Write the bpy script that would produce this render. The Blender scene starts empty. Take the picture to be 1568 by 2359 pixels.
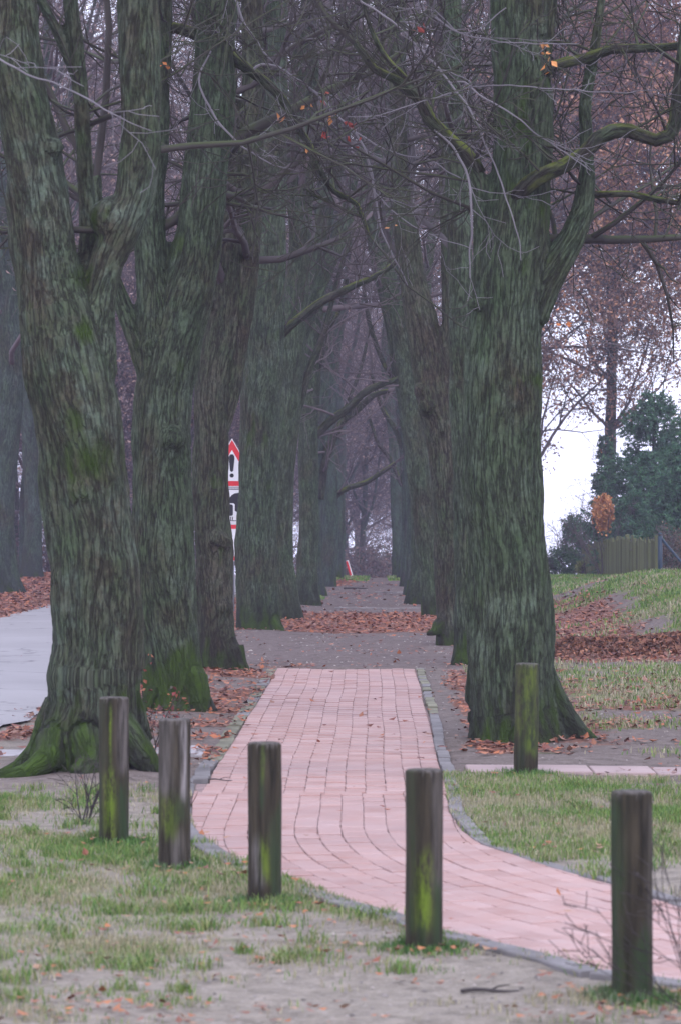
import bpy, math, random
import numpy as np
from mathutils import Vector, Matrix, Euler

SC = bpy.context.scene
COL = SC.collection
R = math.radians

# ------------------------------------------------------------------ camera, sky, sun, exposure
cam_d = bpy.data.cameras.new('camera')
cam = bpy.data.objects.new('camera', cam_d)
COL.objects.link(cam)
cam.location = (0, 0, 1.65)
cam.rotation_euler = (R(90), 0, 0)
cam_d.sensor_fit = 'HORIZONTAL'
cam_d.sensor_width = 15.6
cam_d.lens = 70.2
cam_d.shift_y = 0.058
cam_d.clip_start = 0.1
cam_d.clip_end = 3000
cam_d.dof.use_dof = True
cam_d.dof.focus_distance = 33.0
cam_d.dof.aperture_fstop = 4.5
SC.camera = cam

world = bpy.data.worlds.new('World')
SC.world = world
world.use_nodes = True
wn, wl = world.node_tree.nodes, world.node_tree.links
wn.clear()
w_out = wn.new('ShaderNodeOutputWorld')
w_bg = wn.new('ShaderNodeBackground')
w_sky = wn.new('ShaderNodeTexSky')
w_sky.sky_type = 'NISHITA'
w_sky.sun_disc = False
w_sky.sun_elevation = R(38)
w_sky.sun_rotation = R(200)
w_sky.air_density = 1.0
w_sky.dust_density = 3.0
w_mix = wn.new('ShaderNodeMix')
w_mix.data_type = 'RGBA'
w_mix.inputs[0].default_value = 0.85
w_mix.inputs[7].default_value = (11.3, 11.7, 14.6, 1)      # even overcast cloud
w_bg.inputs['Strength'].default_value = 0.14
wl.new(w_sky.outputs[0], w_mix.inputs[6])
wl.new(w_mix.outputs[2], w_bg.inputs['Color'])
wl.new(w_bg.outputs[0], w_out.inputs['Surface'])

sun_d = bpy.data.lights.new('sun', 'SUN')
sun_d.energy = 0.8
sun_d.angle = R(25)
sun_d.color = (1.0, 0.95, 0.9)
sun = bpy.data.objects.new('sun', sun_d)
sun.rotation_euler = Euler((R(52), 0, R(20)), 'XYZ')
COL.objects.link(sun)

SC.view_settings.view_transform = 'Standard'
SC.view_settings.look = 'None'
SC.view_settings.exposure = 0.32
SC.view_settings.gamma = 1.0
SC.view_settings.use_curve_mapping = False
SC.cycles.max_bounces = 5
SC.cycles.diffuse_bounces = 3
SC.cycles.glossy_bounces = 2
SC.cycles.volume_bounces = 1
SC.cycles.transparent_max_bounces = 6
SC.cycles.use_denoising = True
try:
    SC.cycles.denoiser = 'OPENIMAGEDENOISE'
except Exception:
    pass

# ------------------------------------------------------------------ measuring helpers
SLOPE = 116.0 / 9000.0


def dgr(Y):                       # distance of a ground point that appears on row Y of the photograph
    return 11642.0 / (Y - 1179.0)


def W(X, Y, d):                   # point at distance d
    return (((X - 784.0) / 7056.0) * d, d, 1.65 - (Y - 1270.0) / 7056.0 * d)


def G(X, Y):                      # point on the sloping ground plane
    d = dgr(Y)
    return ((X - 784.0) / 7056.0 * d, d)


def sstep(a, b, v):
    t = np.clip((v - a) / (b - a), 0, 1)
    return t * t * (3 - 2 * t)


# ------------------------------------------------------------------ noise in numpy
_rng = np.random.RandomState(7)
_PERM = _rng.permutation(256)
_PERM = np.concatenate([_PERM, _PERM]).astype(np.int64)
_GR = _rng.normal(size=(256, 3))
_GR /= np.linalg.norm(_GR, axis=1)[:, None]


def perlin(p):
    p = np.asarray(p, dtype=np.float64)
    i = np.floor(p).astype(np.int64)
    f = p - i
    u = f * f * f * (f * (f * 6 - 15) + 10)
    i &= 255
    out = 0
    for dx in (0, 1):
        wx = u[:, 0] if dx else 1 - u[:, 0]
        for dy in (0, 1):
            wy = u[:, 1] if dy else 1 - u[:, 1]
            for dz in (0, 1):
                wz = u[:, 2] if dz else 1 - u[:, 2]
                h = _PERM[(_PERM[(_PERM[(i[:, 0] + dx) & 255] + i[:, 1] + dy) & 255] + i[:, 2] + dz) & 255]
                g = _GR[h]
                out = out + wx * wy * wz * (g[:, 0] * (f[:, 0] - dx) + g[:, 1] * (f[:, 1] - dy) + g[:, 2] * (f[:, 2] - dz))
    return out * 1.6


def n2(x, y, s, o=0.0):
    x = np.asarray(x, float).ravel()
    y = np.asarray(y, float).ravel()
    return perlin(np.stack([x * s, y * s, np.full_like(x, o + 0.37)], 1))


# ------------------------------------------------------------------ ground height
PATH_L = [G(639, 1540), G(605, 1600), G(575, 1645), G(548, 1690), G(512, 1750), G(486, 1774), (-0.80, 18.75),
          G(452, 1800), G(444, 1840), G(442, 1885), G(452, 1911), G(500, 1949), G(568, 1989), G(650, 2019), G(784, 2071),
          G(929, 2113), G(1019, 2149), G(1159, 2179), G(1284, 2209), G(1403, 2244), G(1568, 2266), G(1700, 2292)]
PATH_R = [G(957, 1540), G(962, 1560), G(975, 1605), G(985, 1645), G(995, 1700), G(1006, 1745), G(1020, 1790), G(1027, 1830),
          G(1034, 1869), G(1064, 1914), G(1104, 1944), G(1174, 1969), G(1254, 1997), G(1334, 2021), G(1404, 2041),
          G(1480, 2066), G(1568, 2093), G(1700, 2130)]
POLY = np.array(PATH_L + PATH_R[::-1])


def in_poly(x, y, poly=POLY):
    x = np.asarray(x, float)
    y = np.asarray(y, float)
    c = np.zeros(x.shape, bool)
    n = len(poly)
    j = n - 1
    for i in range(n):
        xi, yi = poly[i]
        xj, yj = poly[j]
        if yi != yj:
            t = ((yi > y) != (yj > y)) & (x < (xj - xi) * (y - yi) / (yj - yi) + xi)
            c ^= t
        j = i
    return c


def axis(y):
    return 0.0126 * np.asarray(y, float)


def base_h(x, y):
    x = np.asarray(x, float)
    y = np.asarray(y, float)
    z = SLOPE * np.minimum(y, 74.0)
    over = np.clip(y - 74.0, 0, None)
    roll = np.clip(over, 0, 12)
    z = z + SLOPE * roll - 0.0022 * roll ** 2
    z = z - 0.018 * np.clip(over - 12, 0, 260)
    # grass bank to the side of the avenue
    u = x - (3.15 + 0.002 * (y - 35))
    w = sstep(33.5, 37.5, y) * (1 - 0.88 * sstep(52, 66, y)) * (1 - sstep(70, 84, y))
    z = z + 0.62 * sstep(0, 2.3, u) * w
    z = z + 0.10 * np.exp(-((y - 35.2 - 0.1 * np.sin(x * 2.3)) / 0.45) ** 2) * sstep(2.2, 2.7, x) * (1 - sstep(4.4, 5.2, x))
    # raised verge under the woods beyond the road
    z = z + 0.12 * sstep(-5.7, -6.4, x - axis(y)) * sstep(20, 30, y)
    z = z - 0.028 * np.clip(y - 88, 0, 200) * sstep(3.5, 9, x)
    return z


def road_mask(x, y):
    a = x - axis(y)
    return (a > -5.72) & (a < -2.98) & (y > -15) & (y < 320)


def ground_h(x, y):
    x = np.asarray(x, float)
    y = np.asarray(y, float)
    sh = x.shape
    z = base_h(x, y)
    nz = (n2(x, y, 0.9, 1.0) * 0.02 + n2(x, y, 3.1, 5.0) * 0.010).reshape(sh)
    flat = in_poly(x, y) | road_mask(x, y)
    z = z + np.where(flat, -0.05, nz)
    # slightly raised trodden soil round the tree rows
    a = x - axis(y)
    z = z + np.where(flat, 0, 0.035 * np.exp(-((a + 1.75) / 0.5) ** 2) * sstep(16, 20, y) * (1 - sstep(15.2, 14, y)))
    return z


def gh(x, y):
    return float(ground_h(np.array([x]), np.array([y]))[0])


# ------------------------------------------------------------------ mesh helpers
def mesh_from(name, V, faces, mat=None, smooth=True, attrs=None):
    """faces: list of int arrays (n,3) or (n,4)"""
    me = bpy.data.meshes.new(name)
    V = np.asarray(V, dtype=np.float32)
    faces = [np.asarray(f, dtype=np.int32) for f in faces if len(f)]
    nl = sum(f.size for f in faces)
    nf = sum(len(f) for f in faces)
    me.vertices.add(len(V))
    me.vertices.foreach_set('co', V.ravel())
    me.loops.add(nl)
    me.loops.foreach_set('vertex_index', np.concatenate([f.ravel() for f in faces]))
    me.polygons.add(nf)
    tot = np.concatenate([np.full(len(f), f.shape[1], np.int32) for f in faces])
    st = np.concatenate([[0], np.cumsum(tot)[:-1]]).astype(np.int32)
    me.polygons.foreach_set('loop_start', st)
    me.polygons.foreach_set('loop_total', tot)
    me.polygons.foreach_set('use_smooth', np.full(nf, smooth, bool))
    me.update(calc_edges=True)
    for k, (typ, arr) in (attrs or {}).items():
        a = me.attributes.new(k, typ, 'POINT')
        arr = np.asarray(arr, np.float32)
        if typ == 'FLOAT':
            a.data.foreach_set('value', arr.ravel())
        elif typ == 'FLOAT_VECTOR':
            a.data.foreach_set('vector', arr.ravel())
        elif typ == 'FLOAT_COLOR':
            if arr.shape[1] == 3:
                arr = np.concatenate([arr, np.ones((len(arr), 1), np.float32)], 1)
            a.data.foreach_set('color', arr.ravel())
    if mat:
        me.materials.append(mat)
    return me


def link(name, me, parent=None, loc=None, kind=None, label=None, cat=None, group=None):
    o = bpy.data.objects.new(name, me)
    COL.objects.link(o)
    if parent is not None:
        o.parent = parent
    if loc is not None:
        o.location = loc
    if kind:
        o['kind'] = kind
    if label:
        o['label'] = label
    if cat:
        o['category'] = cat
    if group:
        o['group'] = group
    return o


def thing(name, label, cat, loc=(0, 0, 0), group=None):
    return link(name, None, None, loc, None, label, cat, group)


class MB:
    """collects simple solids"""
    def __init__(s):
        s.V = []
        s.F3 = []
        s.F4 = []
        s.n = 0

    def add(s, V, F):
        V = np.asarray(V, float)
        for f in F:
            (s.F4 if len(f) == 4 else s.F3).append([i + s.n for i in f])
        s.V.append(V)
        s.n += len(V)

    def box(s, c, size, rot=None, ch=0.0):
        hx, hy, hz = size[0] / 2, size[1] / 2, size[2] / 2
        if ch > 0:
            V = []
            for z, i in ((-hz, 0), (hz - ch, 0), (hz, ch)):
                V += [(-hx + i, -hy + i, z), (hx - i, -hy + i, z), (hx - i, hy - i, z), (-hx + i, hy - i, z)]
            F = [(3, 2, 1, 0), (8, 9, 10, 11)]
            for k in (0, 4):
                for a in range(4):
                    b = (a + 1) % 4
                    F.append((k + a, k + b, k + 4 + b, k + 4 + a))
        else:
            V = [(x * hx, y * hy, z * hz) for z in (-1, 1) for x, y in ((-1, -1), (1, -1), (1, 1), (-1, 1))]
            F = [(3, 2, 1, 0), (4, 5, 6, 7), (0, 1, 5, 4), (1, 2, 6, 5), (2, 3, 7, 6), (3, 0, 4, 7)]
        V = np.array(V)
        if rot is not None:
            V = V @ np.array(Euler(rot).to_matrix()).T
        s.add(V + np.array(c), F)

    def prism(s, pts, y0, y1):
        """polygon in x,z extruded along y (fan; convex or star-shaped about its mean)"""
        n = len(pts)
        c = np.mean(pts, 0)
        V = [(p[0], y0, p[1]) for p in pts] + [(p[0], y1, p[1]) for p in pts] + [(c[0], y0, c[1]), (c[0], y1, c[1])]
        F = []
        for i in range(n):
            j = (i + 1) % n
            F += [(i, j, 2 * n), (n + j, n + i, 2 * n + 1), (j, i, n + i, n + j)]
        s.add(V, F)

    def mesh(s, name, mat, smooth=False):
        fs = []
        if s.F4:
            fs.append(np.array(s.F4))
        if s.F3:
            fs.append(np.array(s.F3))
        return mesh_from(name, np.concatenate(s.V), fs, mat, smooth)


def tube_batch(lines, closed_ends=True):
    """lines: list of (P (n,3), r (n,), sides) -> V, F4, F3, U(length along), vectorised by class"""
    groups = {}
    for P, r, k in lines:
        groups.setdefault((len(P), k), []).append((P, r))
    Vs, F4, F3, base = [], [], [], 0
    for (n, k), L in groups.items():
        P = np.array([l[0] for l in L], float)
        r = np.array([l[1] for l in L], float)
        m = len(L)
        T = np.empty_like(P)
        T[:, 1:-1] = P[:, 2:] - P[:, :-2]
        T[:, 0] = P[:, 1] - P[:, 0]
        T[:, -1] = P[:, -1] - P[:, -2]
        T /= np.linalg.norm(T, axis=2, keepdims=True) + 1e-9
        ch = P[:, -1] - P[:, 0]
        ref = np.zeros((m, 3))
        ref[np.arange(m), np.argmin(np.abs(ch), axis=1)] = 1
        A = np.cross(T, ref[:, None, :])
        A /= np.linalg.norm(A, axis=2, keepdims=True) + 1e-9
        B = np.cross(T, A)
        th = np.arange(k) * 2 * math.pi / k
        ring = (A[:, :, None, :] * np.cos(th)[None, None, :, None] + B[:, :, None, :] * np.sin(th)[None, None, :, None])
        V = P[:, :, None, :] + ring * r[:, :, None, None]
        Vs.append(V.reshape(-1, 3))
        i = np.arange(n - 1)[:, None]
        j = np.arange(k)[None, :]
        q = np.stack([i * k + j, i * k + (j + 1) % k, (i + 1) * k + (j + 1) % k, (i + 1) * k + j], -1).reshape(-1, 4)
        off = base + np.arange(m)[:, None, None] * (n * k)
        F4.append((q[None] + off).reshape(-1, 4))
        if closed_ends and k > 4:
            f = np.array([[0, a + 1, a] for a in range(1, k - 1)])
            F3.append((f[None] + off).reshape(-1, 3))
            f2 = np.array([[0, a, a + 1] for a in range(1, k - 1)]) + (n - 1) * k
            F3.append((f2[None] + off).reshape(-1, 3))
        base += m * n * k
    V = np.concatenate(Vs)
    fs = [np.concatenate(F4)]
    if F3:
        fs.append(np.concatenate(F3))
    return V, fs


def dense(P, r, step):
    """Catmull-Rom resampling of a polyline with radii"""
    P = np.array(P, float)
    r = np.array(r, float)
    out, ro = [], []
    n = len(P)
    for i in range(n - 1):
        p0 = P[max(i - 1, 0)]
        p1, p2 = P[i], P[i + 1]
        p3 = P[min(i + 2, n - 1)]
        m = max(1, int(np.linalg.norm(p2 - p1) / step))
        for t in np.arange(m) / m:
            out.append(0.5 * ((2 * p1) + (-p0 + p2) * t + (2 * p0 - 5 * p1 + 4 * p2 - p3) * t * t + (-p0 + 3 * p1 - 3 * p2 + p3) * t ** 3))
            ro.append(r[i] * (1 - t) + r[i + 1] * t)
    out.append(P[-1])
    ro.append(r[-1])
    return np.array(out), np.array(ro)


# ------------------------------------------------------------------ materials
def new_mat(name, rough=0.85, spec=0.25):
    m = bpy.data.materials.new(name)
    m.use_nodes = True
    nt = m.node_tree
    b = nt.nodes['Principled BSDF']
    b.inputs['Roughness'].default_value = rough
    b.inputs['Specular IOR Level'].default_value = spec
    return m, nt, b


class N:
    def __init__(s, nt):
        s.nt = nt

    def node(s, t, **kw):
        n = s.nt.nodes.new(t)
        for k, v in kw.items():
            setattr(n, k, v)
        return n

    def L(s, a, b):
        s.nt.links.new(a, b)

    def noise(s, vec, scale, detail=3, rough=0.55, mapscale=None):
        if mapscale:
            mp = s.node('ShaderNodeMapping')
            mp.inputs['Scale'].default_value = mapscale
            s.L(vec, mp.inputs['Vector'])
            vec = mp.outputs[0]
        n = s.node('ShaderNodeTexNoise')
        n.inputs['Scale'].default_value = scale
        n.inputs['Detail'].default_value = detail
        n.inputs['Roughness'].default_value = rough
        s.L(vec, n.inputs['Vector'])
        return n.outputs['Fac']

    def ramp(s, fac, stops):
        n = s.node('ShaderNodeValToRGB')
        el = n.color_ramp.elements
        while len(el) < len(stops):
            el.new(0.5)
        for e, (p, c) in zip(el, stops):
            e.position = p
            e.color = (*c, 1) if len(c) == 3 else c
        s.L(fac, n.inputs[0])
        return n.outputs[0]

    def mr(s, fac, a, b, c=0.0, d=1.0):
        n = s.node('ShaderNodeMapRange')
        for i, v in enumerate((a, b, c, d)):
            n.inputs[i + 1].default_value = v
        s.L(fac, n.inputs[0])
        return n.outputs[0]

    def mix(s, fac, a, b, mode='MIX'):
        n = s.node('ShaderNodeMix')
        n.data_type = 'RGBA'
        n.blend_type = mode
        for inp, v in ((n.inputs[0], fac), (n.inputs[6], a), (n.inputs[7], b)):
            if isinstance(v, (int, float)):
                inp.default_value = v
            elif isinstance(v, tuple):
                inp.default_value = (*v, 1)
            else:
                s.L(v, inp)
        return n.outputs[2]

    def math(s, op, a, b=0.0, clamp=False):
        n = s.node('ShaderNodeMath')
        n.operation = op
        n.use_clamp = clamp
        for inp, v in ((n.inputs[0], a), (n.inputs[1], b)):
            if isinstance(v, (int, float)):
                inp.default_value = v
            else:
                s.L(v, inp)
        return n.outputs[0]

    def bump(s, h, b, strength=0.6, dist=0.01):
        n = s.node('ShaderNodeBump')
        n.inputs['Strength'].default_value = strength
        n.inputs['Distance'].default_value = dist
        s.L(h, n.inputs['Height'])
        s.L(n.outputs[0], b.inputs['Normal'])

    def attr(s, name):
        return s.node('ShaderNodeAttribute', attribute_name=name)


def bark_material(name, dark=(0.019, 0.020, 0.015), mid=(0.086, 0.112, 0.070), pale=(0.150, 0.205, 0.155),
                  moss=(0.045, 0.080, 0.014), brown=(0.10, 0.070, 0.050), pale_amt=0.5, brown_amt=0.35):
    m, nt, b = new_mat(name, 0.9, 0.15)
    k = N(nt)
    co = k.attr('bark_co').outputs['Vector']
    fine = k.noise(co, 9, 6, 0.72, (4.2, 4.2, 1.9))
    mid_n = k.noise(co, 2.6, 4, 0.6, (3.0, 3.0, 1.1))
    big = k.noise(co, 1.3, 3, 0.5, (1.3, 1.3, 0.7))
    patch = k.noise(co, 3.0, 7, 0.8, (1.3, 1.3, 1.1))
    base = k.mix(k.mr(fine, 0.22, 0.58), dark, mid)
    br = k.mr(big, 0.62 - brown_amt * 0.35, 0.78 - brown_amt * 0.35)
    base = k.mix(k.math('MULTIPLY', br, 0.8), base, k.mix(k.mr(fine, 0.3, 0.7), (dark[0], dark[1] * 0.9, dark[2] * 0.8), brown))
    pl = k.math('MULTIPLY', k.mr(patch, 0.60 - pale_amt * 0.22, 0.74), k.mr(fine, 0.30, 0.50, 0.3, 1.0))
    base = k.mix(pl, base, pale)
    alg = k.noise(co, 1.0, 6, 0.75, (3.5, 3.5, 2.2))
    base = k.mix(k.mr(alg, 0.40, 0.68, 0.0, 0.8), base, k.mix(k.mr(fine, 0.3, 0.6), (0.020, 0.036, 0.018), (0.066, 0.110, 0.052)))
    gr = k.noise(co, 1.0, 4, 0.6, (30, 30, 3.4))
    gr = k.math('ABSOLUTE', k.math('SUBTRACT', gr, 0.5))
    gr2 = k.noise(co, 1.0, 3, 0.6, (60, 60, 22))
    crev = k.mr(gr, 0.0, 0.06)
    rid = k.attr('ridge').outputs['Fac']
    base = k.mix(k.mr(rid, 0.0, 0.5, 0.8, 0.0), base, dark)
    base = k.mix(k.mr(crev, 0.0, 1.0, 0.62, 0.0), base, (dark[0] * .6, dark[1] * .6, dark[2] * .6))
    base = k.mix(k.mr(gr2, 0.3, 0.7, 0.35, 0.0), base, dark)
    wet = k.attr('wet').outputs['Fac']
    base = k.mix(k.math('MULTIPLY', wet, 0.8), base, dark)
    ms = k.attr('moss').outputs['Fac']
    mm = k.math('ADD', ms, k.math('MULTIPLY', k.math('SUBTRACT', mid_n, 0.5), 2.4), True)
    mosscol = k.mix(k.mr(patch, 0.35, 0.65), k.mix(k.mr(fine, 0.3, 0.65), (moss[0] * 0.3, moss[1] * 0.3, moss[2] * 0.4), (moss[0] * .8, moss[1] * .7, moss[2])), moss)
    base = k.mix(k.mr(mm, 0.40, 0.95), base, mosscol)
    k.L(base, b.inputs['Base Color'])
    h = k.math('ADD', k.math('MULTIPLY', fine, 0.6), k.math('MULTIPLY', crev, 0.6))
    k.bump(h, b, 0.9, 0.02)
    return m


BARK = bark_material('lime_bark')
BARK_GREY = bark_material('grey_lime_bark', dark=(0.022, 0.021, 0.017), mid=(0.100, 0.118, 0.084), pale=(0.145, 0.210, 0.165), brown=(0.105, 0.082, 0.058), pale_amt=.55, brown_amt=.6)
BARK_BROWN = bark_material('brown_lime_bark', dark=(0.019, 0.018, 0.014), mid=(0.098, 0.094, 0.068), pale=(0.14, 0.165, 0.125),
                           brown=(0.082, 0.064, 0.046), pale_amt=0.35, brown_amt=0.55)
BARK_LIMB = bark_material('dark_limb_bark', dark=(0.016, 0.014, 0.013), mid=(0.075, 0.070, 0.058), pale=(0.10, 0.11, 0.085), pale_amt=0.2, brown_amt=.2, moss=(0.16, 0.20, 0.035))
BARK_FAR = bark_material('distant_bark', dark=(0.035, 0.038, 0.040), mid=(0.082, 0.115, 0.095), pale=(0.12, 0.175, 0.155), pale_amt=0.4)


def twig_material(name, c1, c2, moss=None):
    m, nt, b = new_mat(name, 0.8, 0.3)
    k = N(nt)
    co = k.node('ShaderNodeTexCoord').outputs['Object']
    f = k.noise(co, 1.7, 3)
    c = k.mix(k.mr(f, 0.35, 0.65), c1, c2)
    if moss:
        g = k.node('ShaderNodeNewGeometry')
        sp = k.node('ShaderNodeSeparateXYZ')
        k.L(g.outputs['Normal'], sp.inputs[0])
        f2 = k.noise(co, 6, 3)
        c = k.mix(k.math('MULTIPLY', k.mr(sp.outputs[2], -0.1, 0.7), k.mr(f2, 0.35, 0.55)), c, moss)
    k.L(c, b.inputs['Base Color'])
    return m


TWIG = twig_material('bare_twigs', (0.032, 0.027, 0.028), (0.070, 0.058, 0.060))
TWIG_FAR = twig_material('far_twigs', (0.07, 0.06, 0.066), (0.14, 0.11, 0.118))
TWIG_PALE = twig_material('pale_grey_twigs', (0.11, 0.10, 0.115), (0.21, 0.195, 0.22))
LIMB = twig_material('mossy_branches', (0.028, 0.024, 0.024), (0.060, 0.054, 0.050), (0.045, 0.058, 0.02))
BIRCH = twig_material('birch_bark', (0.05, 0.045, 0.045), (0.10, 0.09, 0.085))


def leaf_material(name, rough=0.6, spec=0.3):
    m, nt, b = new_mat(name, rough, spec)
    k = N(nt)
    k.L(k.attr('tint').outputs['Color'], b.inputs['Base Color'])
    b.inputs['Subsurface Weight'].default_value = 0.0
    return m


LEAF = leaf_material('leaf_blades')


def plain(name, c, rough=0.8, spec=0.3, var=0.25, scale=8, ms=(1, 1, 1), bump=0.0, each=0.0):
    m, nt, b = new_mat(name, rough, spec)
    k = N(nt)
    co = k.node('ShaderNodeTexCoord').outputs['Object']
    f = k.noise(co, scale, 4, 0.6, ms)
    cc = k.mix(k.mr(f, 0.3, 0.7), tuple(x * (1 - var) for x in c), tuple(min(1, x * (1 + var)) for x in c))
    if each:
        cc = k.mix(k.math('MULTIPLY', k.node('ShaderNodeObjectInfo').outputs['Random'], each), cc, tuple(x * .25 for x in c))
    k.L(cc, b.inputs['Base Color'])
    if bump:
        k.bump(f, b, bump, 0.01)
    return m


# ground
def ground_material():
    m, nt, b = new_mat('soil_and_turf', 0.9, 0.2)
    k = N(nt)
    co = k.node('ShaderNodeTexCoord').outputs['Object']
    z = k.attr('zone')
    sp = k.node('ShaderNodeSeparateColor')
    k.L(z.outputs['Color'], sp.inputs[0])
    grass, leaf, dark = sp.outputs[0], sp.outputs[1], sp.outputs[2]
    n1 = k.noise(co, 1.6, 5, 0.65)
    n2_ = k.noise(co, 9, 5, 0.7)
    n3 = k.noise(co, 45, 3, 0.6)
    soil = k.mix(k.mr(n2_, 0.3, 0.7), (0.14, 0.122, 0.100), (0.30, 0.262, 0.220))
    soil = k.mix(k.mr(n3, 0.55, 0.75), soil, (0.37, 0.33, 0.31))
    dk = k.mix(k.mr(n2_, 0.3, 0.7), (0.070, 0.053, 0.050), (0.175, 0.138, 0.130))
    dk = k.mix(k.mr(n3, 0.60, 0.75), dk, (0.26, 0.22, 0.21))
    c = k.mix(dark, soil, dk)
    tf = k.mix(k.mr(n2_, 0.3, 0.7), (0.085, 0.115, 0.035), (0.19, 0.19, 0.085))
    gm = k.math('ADD', grass, k.math('MULTIPLY', k.math('SUBTRACT', n1, 0.5), 1.2), True)
    c = k.mix(k.mr(gm, 0.42, 0.7), c, tf)
    lf = k.mix(k.mr(n3, 0.35, 0.65), (0.10, 0.045, 0.032), (0.24, 0.105, 0.07))
    lm = k.math('ADD', leaf, k.math('MULTIPLY', k.math('SUBTRACT', n2_, 0.5), 0.8), True)
    c = k.mix(k.mr(lm, 0.45, 0.62), c, lf)
    k.L(c, b.inputs['Base Color'])
    k.bump(k.math('ADD', n2_, k.math('MULTIPLY', n3, 0.6)), b, 0.8, 0.03)
    return m


GROUND = ground_material()


def road_material():
    m, nt, b = new_mat('worn_asphalt', 0.5, 0.45)
    k = N(nt)
    co = k.node('ShaderNodeTexCoord').outputs['Object']
    n1 = k.noise(co, 0.7, 4)
    n3 = k.noise(co, 60, 3)
    c = k.mix(k.mr(n1, 0.3, 0.7), (0.24, 0.225, 0.235), (0.31, 0.295, 0.305))
    c = k.mix(k.mr(n3, 0.4, 0.7, 0, 0.4), c, (0.33, 0.32, 0.34))
    v = k.node('ShaderNodeTexVoronoi')
    v.feature = 'DISTANCE_TO_EDGE'
    v.inputs['Scale'].default_value = 0.55
    nv = k.node('ShaderNodeTexNoise')
    nv.inputs['Scale'].default_value = 2.0
    k.L(co, nv.inputs['Vector'])
    va = k.node('ShaderNodeVectorMath', operation='ADD')
    k.L(co, va.inputs[0])
    k.L(nv.outputs['Color'], va.inputs[1])
    k.L(va.outputs[0], v.inputs['Vector'])
    c = k.mix(k.math('MULTIPLY', k.mr(v.outputs['Distance'], 0.0, 0.022, 0.8, 0.0), k.mr(n1, 0.42, 0.52)), c, (0.06, 0.055, 0.06))
    k.L(c, b.inputs['Base Color'])
    k.bump(n3, b, 0.25, 0.004)
    return m


ROAD = road_material()


def brick_material(name, use_attr):
    m, nt, b = new_mat(name, 0.55, 0.4)
    k = N(nt)
    if use_attr:
        r = k.attr('tint').outputs['Fac']
    else:
        r = k.node('ShaderNodeObjectInfo').outputs['Random']
    g = k.node('ShaderNodeNewGeometry').outputs['Position']
    n = k.noise(g, 7, 4, 0.6)
    n3 = k.noise(g, 90, 2)
    big = k.noise(g, 0.8, 3)
    c = k.ramp(r, [(0.0, (0.32, 0.180, 0.155)), (0.25, (0.375, 0.222, 0.195)), (0.6, (0.40, 0.245, 0.218)), (1.0, (0.44, 0.285, 0.262))])
    c = k.mix(k.mr(n, 0.35, 0.7, 0, 0.5), c, (0.43, 0.33, 0.325))
    c = k.mix(k.mr(n3, 0.55, 0.75, 0, 0.35), c, (0.26, 0.15, 0.15))
    c = k.mix(k.mr(big, 0.45, 0.75, 0, 0.55), c, (0.27, 0.20, 0.205))
    k.L(c, b.inputs['Base Color'])
    k.bump(n3, b, 0.3, 0.003)
    return m


BRICK_A = brick_material('pink_clay_brick', False)
BRICK_B = brick_material('pink_clay_brick_run', True)
KERB = plain('kerb_concrete', (0.165, 0.155, 0.158), 0.8, 0.3, 0.35, 5, bump=0.4)
KERB_MOSS = plain('mossy_kerb_concrete', (0.17, 0.165, 0.12), 0.85, 0.2, 0.45, 4, bump=0.4)
SLAB = plain('pale_slab', (0.34, 0.32, 0.335), 0.7, 0.3, 0.15, 3)
SLAB_PINK = plain('pink_slab', (0.33, 0.25, 0.245), 0.7, 0.3, 0.15, 3)
BED = plain('bedding_sand', (0.27, 0.20, 0.195), 0.95, 0.1, 0.3, 20)
STONE = plain('worn_stone', (0.21, 0.19, 0.19), 0.85, 0.2, 0.3, 6, bump=0.4)

# ------------------------------------------------------------------ ground, road
print('ground')
ax_x = np.concatenate([np.linspace(-260, -30, 14), np.linspace(-28, -9, 20), np.arange(-8.6, 9.0, 0.12),
                       np.linspace(9.4, 30, 24), np.linspace(34, 260, 14)])
ax_y = np.concatenate([np.linspace(-40, 7, 14), np.arange(7.6, 50, 0.12), np.arange(50, 90, 0.25), np.linspace(91, 140, 50),
                       np.linspace(145, 700, 30)])
GX, GY = np.meshgrid(ax_x, ax_y)
gx, gy = GX.ravel(), GY.ravel()
gz = ground_h(gx, gy)


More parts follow.
